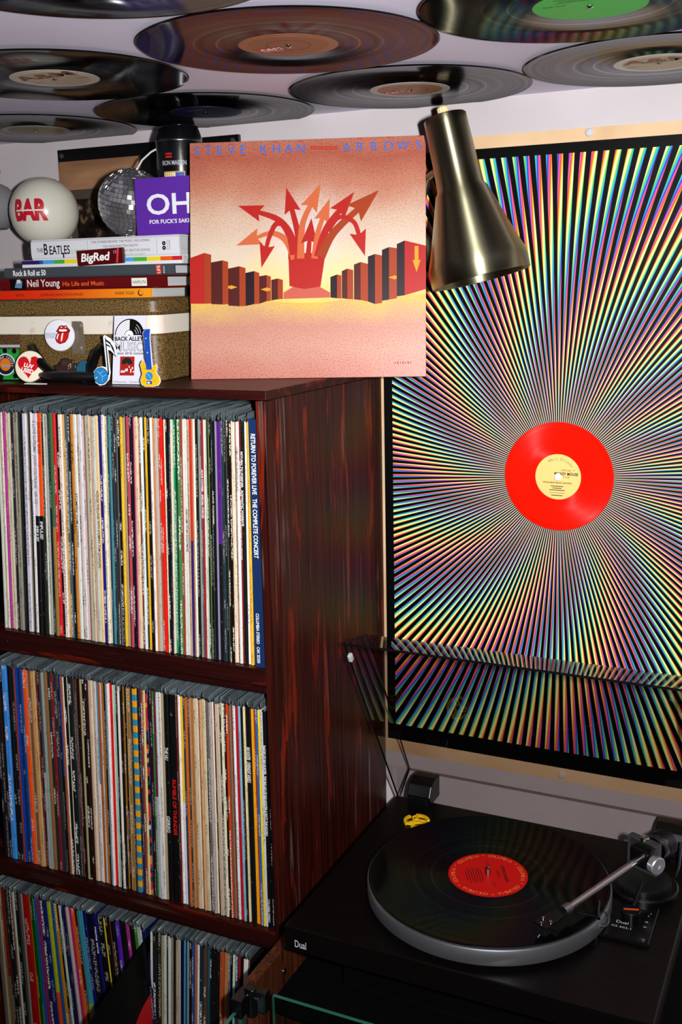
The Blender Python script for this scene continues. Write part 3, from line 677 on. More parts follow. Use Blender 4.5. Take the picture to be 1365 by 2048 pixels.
# ------------------------------------------------------------------ record cover leaning on the shelf top
a_, b_ = 0.3488, 0.1927
ex = Vector((math.cos(a_), math.sin(a_), 0)); nn = Vector((-math.sin(a_), math.cos(a_), 0))
ez = (Vector((0, 0, 1)) * math.cos(b_) + nn * math.sin(b_)).normalized()
Ma = frame(ex, ez, (-0.7925, 1.2052, SHELF_TOP + 0.0006))        # local x right, y up the cover, z out of the front
Ma.translation = Ma.translation - ez * 0.0
album = thing('album_cover', 'square salmon-pink album cover with red pillars and arrows on the shelf top', 'album cover', None, m=Ma)
S = 0.3145
k = NT('salmon_sky_and_sand_print', rough=0.30, spec=0.4)
p = k.coord(); x, y, z = k.xyz(p)
v = k.math('DIVIDE', y, S); uu = k.math('DIVIDE', x, S)
nz = k.noise(p, 14.0, 3); grain = k.noise(p, 520.0, 2)
vv = k.math('ADD', v, k.math('MULTIPLY', k.math('SUBTRACT', nz, 0.5), 0.16))
sky = k.ramp(vv, [(0.30, 'e0a030'), (0.345, 'ecc860'), (0.40, 'ecdab4'), (0.52, 'e6d6c0'), (0.68, 'dcc0a8'), (0.80, 'c88a70'), (0.93, 'b06450'), (1.0, 'be7862')])
sand = k.ramp(vv, [(0.0, 'c68070'), (0.12, 'd09c88'), (0.22, 'cc9480'), (0.285, 'dcb474'), (0.33, 'e8c45c')])
dist = k.math('SQRT', k.math('ADD', k.math('POWER', k.math('SUBTRACT', uu, 0.5), 2), k.math('POWER', k.math('MULTIPLY', k.math('SUBTRACT', v, 0.36), 1.3), 2)))
sky = k.mix(k.math('MULTIPLY', k.step(dist, 0.34, 0.16), 0.75), sky, lin('fae27a'))
sky = k.mix(k.math('MULTIPLY', k.math('MULTIPLY', k.step(k.math('ABSOLUTE', k.math('SUBTRACT', v, 0.58)), 0.22, 0.05), k.step(k.math('ABSOLUTE', k.math('SUBTRACT', uu, 0.5)), 0.2, 0.05)), 0.6), sky, lin('e6e4ea'))
hor = k.math('MULTIPLY_ADD', k.math('SINE', k.math('MULTIPLY', uu, 9.4)), 0.012, 0.327)
c = k.mix(k.math('LESS_THAN', v, hor), sky, sand)
c = k.mix(k.math('MULTIPLY', k.step(grain, 0.50, 0.66), k.math('MULTIPLY_ADD', k.math('ABSOLUTE', k.math('SUBTRACT', v, 0.45)), 1.3, 0.05)), c, lin('a03828'))
k.base(k.mix(0.24, c, lin('5c1c14')))
COVER = k.m
G(Ma).box(0, S, 0, S, -0.0045, 0.0).build('cover_card', [COVER], album, bevel=0.0004)
def AC(px, py):
    u = (px - 30) / 1288.0
    yt = 97 - 52 * u; yb = 1377 - 12 * u
    return (u * S, (yb - py) / (yb - yt) * S)
g = G(Ma)
cm = [plain('a8201a', 0.32), plain('200c16', 0.32), plain('4a1612', 0.32), plain('c0603a', 0.32), plain('d09024', 0.32), plain('b85848', 0.32), plain('983818', 0.32)]
def poly(pts, mi, t=0.00025): g.flat([AC(*q) for q in pts], t, mi)
# generic rows of square pillars on both sides: (left x, mid x, right x, top-left y, top-mid y, bottom y)
for x0, x1, x2, yt0, yt1, yt2, yb0, yb1, side, front in (
        (28, 108, 146, 718, 690, 700, 966, 966, 0, 6), (145, 208, 240, 742, 730, 738, 968, 970, 2, 6), (240, 302, 336, 775, 762, 772, 976, 980, 2, 6),
        (336, 384, 412, 798, 788, 798, 978, 968, 1, 6), (412, 452, 476, 816, 810, 818, 966, 952, 2, 6), (478, 514, 542, 836, 828, 836, 948, 942, 2, 6)):
    poly([(x0, yb0), (x1, yb1), (x1, yt1), (x0, yt0)], side); poly([(x1, yb1), (x2, yb1 - 2), (x2, yt2), (x1, yt1)], front)
for x0, x1, x2, yt0, yt1, yt2, yb0, yb1, yb2, side, front in (
        (802, 838, 862, 820, 806, 812, 932, 936, 938, 1, 6), (864, 894, 926, 788, 774, 782, 936, 940, 942, 2, 6), (930, 966, 1006, 752, 738, 748, 942, 946, 954, 2, 6),
        (1006, 1044, 1082, 708, 694, 702, 954, 968, 962, 1, 6), (1082, 1120, 1162, 672, 656, 662, 950, 944, 936, 1, 6), (1162, 1204, 1318, 640, 620, 648, 926, 920, 886, 1, 0)):
    poly([(x0, yb0), (x1, yb1), (x1, yt1), (x0, yt0)], side); poly([(x1, yb1), (x2, yb2), (x2, yt2), (x1, yt1)], front)
# plain tapering block and a fan of bent arrows above it
poly([(545, 940), (545, 905), (600, 872), (742, 872), (800, 905), (800, 932)], 5, 0.00022)
poly([(578, 870), (573, 720), (598, 690), (750, 690), (772, 715), (748, 872), (660, 886)], 0, 0.0003)
def arrow(pts, w0, w1, head, mi=0, t=0.00036):
    P = [Vector(AC(*q)) for q in pts]
    # smooth the path
    Q = []
    for i in range(len(P) - 1):
        p0 = P[max(i - 1, 0)]; p1 = P[i]; p2 = P[i + 1]; p3 = P[min(i + 2, len(P) - 1)]
        for s in range(6):
            u = s / 6.0
            Q.append(0.5 * ((2 * p1) + (p2 - p0) * u + (2 * p0 - 5 * p1 + 4 * p2 - p3) * u * u + (3 * p1 - p0 - 3 * p2 + p3) * u ** 3))
    Q.append(P[-1])
    n = len(Q)
    L = []; Rr = []
    for i, q in enumerate(Q):
        d = (Q[min(i + 1, n - 1)] - Q[max(i - 1, 0)]).normalized(); nr = Vector((-d.y, d.x)); w = (w0 + (w1 - w0) * i / n) * S
        L.append(q + nr * w); Rr.append(q - nr * w)
    g.add([(q.x, q.y, t) for q in L] + [(q.x, q.y, t) for q in Rr], [(i, i + 1, n + i + 1, n + i) for i in range(n - 1)], mi)
    d = (Q[-1] - Q[-2]).normalized(); nr = Vector((-d.y, d.x)); e = Q[-1]
    tip = e + d * head * S; bk = e - d * head * 0.28 * S
    w = head * 0.42 * S
    g.flat([(tip.x, tip.y), (bk.x + nr.x * w, bk.y + nr.y * w), (e.x - d.x * .0022, e.y - d.y * .0022), (bk.x - nr.x * w, bk.y - nr.y * w)], t + 0.00004, mi)
ARROW_N = 0
for pts, w0, w1, h, mi in (
        ([(600, 720), (585, 600), (520, 510), (400, 466)], 0.022, 0.008, 0.085, 0), ([(610, 720), (560, 620), (480, 582), (390, 610)], 0.018, 0.006, 0.085, 3),
        ([(600, 700), (570, 560), (510, 530), (470, 600), (450, 670)], 0.014, 0.008, 0.08, 0), ([(628, 720), (628, 600), (590, 440)], 0.018, 0.009, 0.085, 0),
        ([(640, 720), (650, 540), (700, 420)], 0.016, 0.009, 0.09, 3), ([(680, 720), (690, 610)], 0.012, 0.008, 0.085, 0),
        ([(715, 720), (735, 580), (765, 490)], 0.014, 0.008, 0.08, 3), ([(735, 710), (780, 560), (860, 450)], 0.018, 0.010, 0.09, 0),
        ([(750, 710), (820, 580), (960, 445)], 0.020, 0.011, 0.11, 6), ([(790, 570), (850, 495), (930, 520), (960, 600)], 0.010, 0.009, 0.085, 0)):
    ARROW_N += 1; arrow(pts, w0, w1, h, mi, 0.00036 + ARROW_N * 0.00005)
for (x, y, dx) in ((262, 876, 22), (448, 888, -24), (1145, 822, -16)):
    arrow([(x - dx * 1.0, y), (x, y)], 0.006, 0.006, 0.022, 4, 0.0004)
arrow([(1268, 650), (1268, 740)], 0.008, 0.008, 0.04, 4, 0.0004)
g.build('cover_print', cm, album)
g = G(Ma)
for ch, px in zip('STEVE', (70, 133, 197, 262, 326)): g.text(ch, 0.0165, Matrix.Translation((*AC(px, 162 - (px - 70) * 0.04), 0.0003)), 0, 'C', bold=0.004)
for ch, px in zip('KHAN', (442, 510, 577, 643)): g.text(ch, 0.0165, Matrix.Translation((*AC(px, 150 - (px - 442) * 0.04), 0.0003)), 0, 'C', bold=0.004)
for ch, px in zip('ARROWS', (893, 966, 1043, 1118, 1197, 1281)): g.text(ch, 0.0165, Matrix.Translation((*AC(px, 136 - (px - 893) * 0.04), 0.0003)), 0, 'C', bold=0.004)
def bar(x0, x1, y, h=3, mi=1): g.flat([AC(x0, y + h), AC(x1, y + h), AC(x1, y - h), AC(x0, y - h)], 0.00035, mi)
bar(695, 845, 123, 3); bar(695, 845, 112, 3)
for px, up in ((70, 0), (133, 1), (197, 0), (262, 1), (326, 0), (442, 0), (510, 1), (577, 0), (643, 1), (893, 0), (966, 1), (1043, 0), (1118, 1), (1197, 0), (1281, 1)):
    yy = 162 - (px - 70) * 0.05 + (12 if not up else -52); bar(px - 14, px + 14, yy, 2)
for i in range(7): bar(1150 + i * 14, 1155 + i * 14, 1290, 7 if i % 2 else 4, 2)
g.build('cover_lettering', [plain('2a66c4'), plain('b02014'), plain('602018')], album)

# ------------------------------------------------------------------ brass spot lamp
AX0 = Vector((-0.4790, 1.335, 1.9990)); AX1 = Vector((-0.4295, 1.335, 1.7985))
ax = (AX1 - AX0).normalized()
Ml = frame(Vector((0, -1, 0)).cross(ax), Vector((0, -1, 0)), AX0)      # local z = cross(right, up)
Ml = Matrix.Translation(AX0) @ ax.to_track_quat('Z', 'Y').to_matrix().to_4x4()
H = (AX1 - AX0).length
k = NT('brushed_pale_brass', rough=0.26, metal=1.0, col='a8a078')
p = k.coord(); x, y, z = k.xyz(p)
cv = k.n('ShaderNodeCombineXYZ'); k.l(z, cv.inputs[2])
st = k.noise(cv.outputs[0], 900.0, 2)
k.base(k.mix(st, lin('8a866c'), lin('a29e82')))
k.b.inputs['Anisotropic'].default_value = 0.9; k.b.inputs['Anisotropic Rotation'].default_value = 0.25
tg = k.n('ShaderNodeTangent', direction_type='RADIAL', axis='Z'); k.l(tg.outputs[0], k.b.inputs['Tangent'])
k.l(k.math('MULTIPLY_ADD', st, 0.04, 0.34), k.b.inputs['Roughness'])
BRASS = k.m
lamp = thing('spot_lamp', 'pale brass cone spot lamp hanging beside the album cover', 'lamp', None, m=Ml)
prof = [(0.006, 0.0), (0.0255, 0.0), (0.0272, 0.0015), (0.0274, 0.010), (0.0285, 0.06), (0.0302, H * 0.435), (0.034, H * 0.46), (0.040, H * 0.55), (0.050, H * 0.70), (0.0600, H * 0.84), (0.0638, H * 0.885), (0.0645, H * 0.915), (0.0640, H - 0.001), (0.0632, H), (0.0622, H - 0.001), (0.0625, H * 0.91), (0.058, H * 0.84), (0.048, H * 0.70), (0.0285, H * 0.45), (0.0265, 0.06), (0.0255, 0.004), (0.006, 0.004)]
G(Ml).lathe(prof, 64, cap0=False, cap1=False).build('shade', BRASS, lamp, smooth=True, angle=50)
g = G(Ml)
g.lathe([(0.0045, 0.002), (0.0045, -0.005)], 16, 1)
rib = []
n = 28
for zi, r in ((-0.004, 0.0070), (-0.0105, 0.0072), (-0.0125, 0.0055), (-0.0130, 0.0008)):
    rib.append([(r * (1 + 0.07 * (i % 2)) * math.cos(2 * PI * i / n), r * (1 + 0.07 * (i % 2)) * math.sin(2 * PI * i / n), zi) for i in range(n)])
vs = sum(rib, [])
fs = [(q * n + i, q * n + (i + 1) % n, (q + 1) * n + (i + 1) % n, (q + 1) * n + i) for q in range(3) for i in range(n)] + [tuple(range(n)), tuple(range(3 * n, 4 * n))]
g.add(vs, fs, 0)
g.build('switch_knob', [mat('cream_plastic', 'e4d0a0', 0.4), BLACK], lamp)
mid = AX0 + ax * (H * 0.30)
elbow = Vector((-0.548, 1.405, 1.86))
G().tube([mid + Vector((-0.024, 0.012, 0)), mid + Vector((-0.05, 0.03, -0.01)), elbow, Vector((-0.565, 1.442, 1.84))], 0.005, 12).build('arm', BRASS, lamp, smooth=True)
G().lathe([(0.030, 0.0), (0.030, 0.004), (0.020, 0.010), (0.006, 0.011)], 28, 0, wall_frame(-0.565, 1.84, WALL_Y - 0.0008)).build('wall_rosette', BRASS, lamp, smooth=True)
G().sphere(AX0 + ax * (H * 0.62), 0.022, 20, 12).build('bulb', mat('bulb_glass', 'e8e8e4', 0.3), lamp, smooth=True)

# ------------------------------------------------------------------ picture on the wall behind
t = thing('wall_picture', 'black-framed brown picture on the wall behind the mirror ball', 'picture', (-1.014, WALL_Y, 1.90))
G().box(-1.184, -0.843, WALL_Y - 0.008, WALL_Y - 0.0008, 1.76, 2.0165).build('backing_panel', mat('black_frame', '0a0a0b', 0.25), t, bevel=0.0008)
k = NT('sepia_picture_print', rough=0.3); p = k.coord()
k.base(k.ramp(k.noise(k.vec(p, (3, 3, 14)), 2.0, 3), [(0.3, '6c4a34'), (0.6, '9c7454'), (0.8, 'b08c68')]))
G().box(-1.183, -1.025, WALL_Y - 0.009, WALL_Y - 0.0079, 1.80, 1.9975).build('sepia_panel', k.m, t)
k = NT('dim_night_photo_print', rough=0.25); p = k.coord()
k.base(k.ramp(k.noise(p, 55.0, 2), [(0.35, '0a0a0c'), (0.55, '241c16'), (0.66, '6c5a40'), (0.74, 'b8a880')]))
G().box(-1.165, -1.05, WALL_Y - 0.0098, WALL_Y - 0.0089, 1.82, 1.953).build('photo_mount', plain('4a4038', 0.3), t)
G().box(-1.152, -1.058, WALL_Y - 0.0104, WALL_Y - 0.0097, 1.83, 1.938).build('night_photo', k.m, t)
g = G()
for x, z in ((-1.176, 2.007), (-0.853, 2.008)): g.lathe([(0.004, 0), (0.004, 0.0012), (0.0008, 0.002)], 14, 0, wall_frame(x, z, WALL_Y - 0.008))
g.build('corner_tack', mat('dark_tack', '3a3a3c', 0.3), t)
g = G().box(-1.0236, -1.0220, WALL_Y - 0.0088, WALL_Y - 0.0078, 1.80, 1.9985); g.build('inner_trim', plain('4c3a28'), t)

# ------------------------------------------------------------------ tweed case
CYAW = math.radians(6.0)
Mc = Matrix.Translation((-0.7968, 1.1728, SHELF_TOP)) @ Matrix.Rotation(CYAW, 4, 'Z')    # origin: front right foot corner; case runs to local -x
CW, CD, CH = 0.398, 0.268, 0.1085
k = NT('brown_tweed_vinyl', rough=0.42, spec=0.5); p = k.coord()
n1 = k.noise(p, 520.0, 3, 0.75); n2 = k.noise(p, 60.0, 3)
c = k.mix(k.step(n1, 0.40, 0.64), lin('1e150a'), lin('8e6e3c'))
c = k.mix(k.math('MULTIPLY', k.step(n2, 0.45, 0.65), 0.35), c, lin('56502c'))
k.base(c); k.bump(n1, 0.35, 0.0008)
TWEED = k.m
case = thing('carrying_case', 'brown tweed carrying case with a white stripe under the books', 'case', None, m=Mc)
def rbox(w0, w1, d0, d1, r, n=6):
    pts = []
    for cx, cy, a0 in ((w1 - r, d0 + r, -PI / 2), (w1 - r, d1 - r, 0), (w0 + r, d1 - r, PI / 2), (w0 + r, d0 + r, PI)):
        for i in range(n + 1):
            a = a0 + PI / 2 * i / n; pts.append((cx + r * math.cos(a), cy + r * math.sin(a)))
    return pts
out = rbox(-CW, -0.020, 0, CD, 0.016)
out2 = rbox(-CW - 0.0012, -0.0188, -0.0012, CD + 0.0012, 0.017)
G(Mc).prism(out, 0.0005, 0.0625).build('body', TWEED, case, smooth=True, bevel=0.002)
G(Mc).prism(out, 0.0870, CH).build('lid', TWEED, case, smooth=True, bevel=0.004)
k = NT('ivory_band_vinyl', rough=0.35); p = k.coord()
k.base(k.mix(k.step(k.noise(p, 40.0, 4), 0.6, 0.75), lin('dcd4c6'), lin('c0ac90')))
G(Mc).prism(out2, 0.0627, 0.0868).build('white_band', k.m, case, smooth=True)
cl = Mc.inverted()
def CL(x, y, z): return cl @ Vector((x, y, z))
# drop handle: two arms swung forward and down to a flat black grip
for sx, nm in ((-1.010, 0), (-0.902, 1)):
    top = Vector((sx + (0 if nm == 0 else 0.0), 1.1728 - 0.003 + (sx + 0.7968) * math.tan(CYAW), 1.719))
    bot = Vector((-0.956 if nm == 0 else -0.890, 1.120, 1.687))
    d = bot - top
    G().tube([top, top + d * 0.3 + Vector((0, -0.006, 0.002)), top + d * 0.7 + Vector((0, -0.006, 0.001)), bot], [0.006, 0.0068, 0.0066, 0.006], 10).build('handle_arm', BLACK, case, smooth=True)
    G().sphere(top, 0.0068, 14, 10).build('handle_pivot', mat('dull_brass_stud', '6c5c44', 0.35, 0.8), case, smooth=True)
g = G()
N = 16
pts = [(-0.9735 + 0.1015 * i / N, 1.118 - 0.010 * math.sin(PI * i / N), 1.6848) for i in range(N + 1)]
for i in range(N + 1): pass
sec = []
vs = []
for i, q in enumerate(pts):
    e = math.sin(PI * (0.06 + 0.88 * i / N)) ** 0.45
    for j in range(12):
        a = 2 * PI * j / 12
        vs.append((q[0], q[1] + 0.010 * e * math.cos(a), q[2] + 0.0072 * e * math.sin(a)))
fs = [(i * 12 + j, i * 12 + (j + 1) % 12, (i + 1) * 12 + (j + 1) % 12, (i + 1) * 12 + j) for i in range(N) for j in range(12)] + [tuple(range(12)), tuple(range(N * 12, N * 12 + 12))]
g.add(vs, fs); g.build('handle_grip', mat('satin_black_grip', '080809', 0.45), case, smooth=True)
# metal latch half hidden by the round badge
fy = lambda x: 1.1728 + (x + 0.7968) * math.tan(CYAW)
g = G(frame((1, 0, 0), (0, 0, 1), (-0.938, fy(-0.938) - 0.0006, 1.734)))
g.prism(rbox(-0.012, 0.010, -0.024, 0.020, 0.005), 0.0, 0.0015)
g.prism(circle(0.006, 20, 0.002, 0.014), 0.0015, 0.004); g.prism(circle(0.0075, 20, -0.002, -0.016), 0.0015, 0.0035)
g.build('latch', mat('aged_nickel', '8c8270', 0.35, 0.5), case, smooth=True)

# ------------------------------------------------------------------ books stacked on the case
BYAW = math.radians(2.0)
PAGES = NT('page_block_paper', rough=0.7); p = PAGES.coord()
PAGES.base(PAGES.mix(PAGES.noise(PAGES.vec(p, (3, 3, 1500)), 1.0, 1), lin('9aa2a4'), lin('e4e6e4')))
PAGES = PAGES.m
def book(label, x0, x1, z0, z1, depth, mats, hard=True, yf=1.2435, yaw=BYAW):
    """spine faces the room; x0..x1 spine length; returns (thing, spine frame with origin at its lower left)"""
    kx = yf / 1.185
    x0, x1 = x0 * kx, x1 * kx
    z0, z1 = (1.7827 + (q_ - 1.7827) * 1.03 for q_ in (z0, z1))
    M = Matrix.Translation((x0, yf + (x0 + 0.83) * math.tan(yaw), z0)) @ Matrix.Rotation(yaw, 4, 'Z')
    L = (x1 - x0) / math.cos(yaw); Hh = z1 - z0
    t = thing('book', label, 'book', None, group='books stacked on the case', m=M)
    c = 0.0022 if hard else 0.0006
    g = G(M)
    # wrapped cover: rounded spine plus two boards
    sp = [(0.0, 0.003), (0.0005, 0.0008), (0.0025, 0.0)]
    g.box(0, L, 0.0028, depth, 0, c); g.box(0, L, 0.0028, depth, Hh - c, Hh)
    sec = [(0.0032, 0), (0.0008, Hh * 0.10), (0.0, Hh * 0.3), (0.0, Hh * 0.7), (0.0008, Hh * 0.90), (0.0032, Hh), (0.0045, Hh), (0.0045, 0)] if hard else [(0.0004, 0), (0.0, 0.0006), (0.0, Hh - 0.0006), (0.0004, Hh), (0.002, Hh), (0.002, 0)]
    n = len(sec)
    g.add([(0, y, z) for y, z in sec] + [(L, y, z) for y, z in sec], [tuple(range(n)), tuple(reversed(range(n, 2 * n)))] + [(i, (i + 1) % n, n + (i + 1) % n, n + i) for i in range(n)])
    g.build('cover', mats, t)
    q = 0.003 if hard else 0.0003
    G(M).box(q, L - q, 0.0045, depth - 0.003, c + 0.0002, Hh - c - 0.0002).build('page_block', PAGES, t)
    F = M @ frame((1, 0, 0), (0, 0, 1), (0, -0.0003, 0)) @ Matrix.Diagonal((kx, 1.03, 1.0, 1.0))
    return t, F, L, Hh
T = lambda x, y, z=0.0: Matrix.Translation((x, y, z))
k = NT('orange_fade_cover', rough=0.35); x, y, z = k.xyz(k.coord())
k.base(k.ramp(k.math('DIVIDE', x, 0.28), [(0.0, 'd81c0c'), (0.45, 'e03c10'), (0.75, 'ec7818'), (1.0, 'f09820')]))
t, F, L, Hh = book('thin red-to-orange paperback at the bottom of the stack', -1.112, -0.833, 1.7827, 1.7950, 0.098, [k.m], False)
g = G(F)
g.text('FRAME', 0.0052, T(0.012, 0.004), 0); g.text('VIEWS', 0.0052, T(0.055, 0.004), 0); g.text('LEHMKUHL/HAMILTON/CAPALBO', 0.0052, T(0.098, 0.004), 0, width=0.072)
g.text('PAPER TIGER', 0.0058, T(0.222, 0.0042), 0, width=0.030)
g.flat(circle(0.0042, 20, 0.262, 0.0062), 0.0002, 0); g.flat(circle(0.0032, 20, 0.2628, 0.0068), 0.0003, 1)
g.build('spine_lettering', [plain('5c1408'), plain('ee9020')], t)
t, F, L, Hh = book('dark maroon hardback with large white title on its spine', -1.083, -0.810, 1.7951, 1.8117, 0.098, [plain('5c0c10', 0.35)])
g = G(F)
g.text('Neil Young', 0.0142, T(0.048, 0.0048), 0, width=0.055, bold=0.008)
g.text('His Life and Music', 0.0085, T(0.108, 0.005), 1, width=0.068, bold=0.015)
g2 = G(F); g2.flat([(0.220, 0.003), (0.244, 0.003), (0.244, 0.0135), (0.220, 0.0135)], 0.0002, 0)
g2.text('HAMLYN', 0.0062, T(0.232, 0.006, 0.0002), 1, 'C', width=0.020); g2.build('publisher_print', [plain('e4e8dc'), INK], t)
g.build('spine_lettering', [plain('f0ece8'), plain('e86020')], t)
g = G(F)
g.flat([(0.018, 0.0012), (0.045, 0.0012), (0.045, 0.0155), (0.018, 0.0155)], 0.0002, 3)
g.flat([(0.026, 0.004), (0.038, 0.003), (0.040, 0.013), (0.030, 0.0145)], 0.0003, 4); g.flat([(0.030, 0.010), (0.037, 0.010), (0.037, 0.0150), (0.031, 0.0150)], 0.0004, 5)
g.build('spine_photo_print', [plain('f0ece8'), plain('e86020'), plain('e4e8dc'), INK, plain('6888a8'), plain('d0d4d0')], t)
t, F, L, Hh = book('slate-grey hardback with a small white title, above the maroon one', -1.074, -0.797, 1.8118, 1.8262, 0.180, [plain('40484e', 0.35)])
g = G(F)
g.text('Rock & Roll at 50', 0.0105, T(0.016, 0.0036), 0, width=0.056, bold=0.025)
g.flat([(0.250, 0.001), (0.258, 0.001), (0.258, 0.0135), (0.250, 0.0135)], 0.0002, 1)
g.text('LIFE', 0.0068, F.inverted() @ F @ T(0.2515, 0.0024, 0.0002) @ Matrix.Rotation(PI / 2, 4, 'Z') @ T(0, -0.0050), 0, width=0.010)
g.text('BOOKS', 0.003, T(0.2605, 0.0024, 0.0002) @ Matrix.Rotation(PI / 2, 4, 'Z') @ T(0, -0.003), 0, width=0.009)
g.build('spine_lettering', [plain('eeeeee'), plain('c02818')], t)
t, F, L, Hh = book('thin white book with a row of rainbow blocks, under the gum pack', -1.041, -0.784, 1.8263, 1.8365, 0.175, [plain('dcdce0', 0.35)], False, yf=1.2565)
g = G(F)
cols = ['2a1a60', '28509c', '48a0d8', '48a838', 'e8d020', '28509c', '48a0d8', '48a838', 'e8d020', 'e05818', 'c02028']
xs = [0.0, 0.030, 0.036, 0.055, 0.072, 0.150, 0.164, 0.184, 0.204, 0.225, 0.243, 0.258]
for i, cc_ in enumerate(cols): g.flat([(xs[i], 0.0045), (xs[i + 1], 0.0045), (xs[i + 1], 0.0098), (xs[i], 0.0098)], 0.0002, i)
g.build('spine_print', [plain(c) for c in cols], t)
t, F, L, Hh = book('thick white hardback at the top of the stack, under the mirror ball', -1.024, -0.787, 1.8366, 1.8640, 0.180, [plain('d8d8de', 0.3)], yf=1.2575)
g = G(F)
g.text('THE', 0.0078, T(0.010, 0.0105), 0, width=0.0105); g.text('B', 0.021, T(0.0222, 0.0072), 0, squash=0.62, bold=0.015)
g.text('EATLES', 0.0165, T(0.0315, 0.0072), 0, width=0.034, bold=0.015); g.flat([(0.0535, 0.0072), (0.0555, 0.0072), (0.0555, 0.002), (0.0535, 0.002)], 0.0002, 0)
g.text('LYRICS', 0.0085, T(0.0685, 0.0072), 1, width=0.023)
for i, s_ in enumerate(('THE STORIES BEHIND THE MUSIC, INCLUDING', 'THE HANDWRITTEN DRAFTS', 'OF MORE THAN 100 CLASSIC BEATLES SONGS')):
    g.text(s_, 0.0044, T(0.147, 0.0200 - i * 0.0062), 2, 'C', width=(0.092, 0.056, 0.092)[i])
g.text('BY HUNTER DAVIES', 0.0042, T(0.163, 0.0020), 1, 'C', width=0.044)
for xx in (0.0945, 0.2035): g.flat([(xx, 0.003), (xx + 0.0006, 0.003), (xx + 0.0006, 0.0235), (xx, 0.0235)], 0.0002, 1)
for yy in (0.0105, 0.0165):
    g.flat(circle(0.0027, 20, 0.2145, yy), 0.0002, 0); g.flat(circle(0.0007, 10, 0.2145, yy), 0.0003, 3)
for i, s_ in enumerate(('LITTLE', 'BROWN')): g.text(s_, 0.0030, T(0.2188 + i * 0.0032, 0.020) @ Matrix.Rotation(-PI / 2, 4, 'Z'), 2, width=0.012)
g.build('spine_lettering', [INK, plain('8cb888'), plain('585c60'), WHITE], t)

# gum pack standing on the rainbow book's ledge
Mg = Matrix.Translation((-0.9985, 1.2425, 1.8277)) @ Matrix.Rotation(math.radians(5), 4, 'Z') @ Matrix.Rotation(math.radians(-2), 4, 'Y')
t = thing('gum_pack', 'dark red chewing gum pack leaning on the white books', 'gum pack', None, m=Mg)
G(Mg).box(0, 0.0755, 0, 0.0065, 0, 0.0215).build('pack', plain('4c0a0e', 0.25, 0.5), t, bevel=0.001)
g = G(Mg @ frame((1, 0, 0), (0, 0, 1), (0, -0.0003, 0)) @ Matrix(((1, 0.18, 0, 0), (0, 1, 0, 0), (0, 0, 1, 0), (0, 0, 0, 1))))
g.text('BigRed', 0.0155, T(0.0055, 0.0058), 0, width=0.046, bold=0.03)
g.text('15', 0.006, T(0.058, 0.014), 2)
g.flat([(0.0632, 0.001), (0.0665, 0.001), (0.0665, 0.0205), (0.0632, 0.0205)], 0.0002, 1)
g.build('pack_lettering', [plain('f0ece8'), plain('d03040'), plain('d8a0a0')], t)

# ------------------------------------------------------------------ bar globe
GC = Vector((-1.1610, 1.3720, 1.9152)); GR = 0.0533
t = thing('bar_globe', 'milky white glass ball lamp with red lettering on a black stepped base', 'ball lamp', (GC.x, GC.y, 1.7827))
G().lathe([(0.0305, 0), (0.0305, 0.052), (0.0290, 0.056), (0.0240, 0.057), (0.0240, 0.066), (0.0290, 0.068), (0.0290, 0.078), (0.022, 0.0865)], 40, 0, Matrix.Translation((GC.x, GC.y, 1.7827))).build('base', BLACK, t, smooth=True)
G().sphere(GC, GR, 48, 30).build('globe', mat('opal_glass', 'd2d0c2', 0.22, spec=0.5), t, smooth=True)
d = Vector((0.646, -0.763, 0.0)); r_ = Vector((0.763, 0.646, 0.0))
nrm = (math.cos(0.42) * d - math.sin(0.42) * r_).normalized()
def on_globe(g):
    """wrap flat lettering around the ball"""
    bm = bmesh.new()
    vs = [bm.verts.new(p) for p in g.v]
    for f in g.f:
        try: bm.faces.new([vs[i] for i in f])
        except ValueError: pass
    bmesh.ops.triangulate(bm, faces=bm.faces)
    for _ in range(2): bmesh.ops.subdivide_edges(bm, edges=[e for e in bm.edges if e.calc_length() > 0.0035], cuts=1, use_grid_fill=True)
    bmesh.ops.triangulate(bm, faces=bm.faces)
    bm.verts.index_update()
    rt = Vector((0, 0, 1)).cross(nrm).normalized()
    o = G()
    def wrap(p):
        lon = p.x / GR; lat = p.y / GR
        q = (math.cos(lat) * (math.cos(lon) * nrm + math.sin(lon) * rt) + math.sin(lat) * Vector((0, 0, 1)))
        return GC + q * (GR + 0.0005 + p.z)
    o.add([wrap(v.co) for v in bm.verts], [tuple(v.index for v in f.verts) for f in bm.faces])
    bm.free(); return o
g = G(); g.text('BAR', 0.042, T(0, -0.0135), 0, 'C', width=0.056, bold=0.055, t=0.0); on_globe(g).build('ball_lettering', plain('b8182c', 0.35), t)
g = G()
for i, w in enumerate((0.052, 0.052)):
    y0 = -0.0148 if i == 0 else 0.0148
g.flat([(-0.024, -0.0012), (0.024, -0.0012), (0.024, 0.0010), (-0.024, 0.0010)], 0.0004); on_globe(g).build('ball_pinstripe_print', plain('e0d0c8', 0.35), t)

# grey dome shade at the far left
t = thing('grey_lamp_shade', 'smooth grey dome wall lamp cut off by the left edge beside the ball lamp', 'wall lamp', (-1.318, 1.365, 1.85))
Md = Matrix.Translation((-1.318, 1.365, 1.8127))
G().tube([(-1.318, 1.365, 1.975), (-1.318, 1.385, 1.995), (-1.318, 1.42, 1.998), (-1.318, 1.448, 1.990)], 0.006, 12).build('wall_arm', mat('grey_metal', '6c6c70', 0.4), t, smooth=True)
G(Md).lathe([(0.064, 0.082), (0.080, 0.096), (0.087, 0.114), (0.084, 0.132), (0.070, 0.148), (0.045, 0.160), (0.01, 0.165)], 44, cap0=False).build('shade', mat('grey_shade', '8a8a8e', 0.5), t, smooth=True)

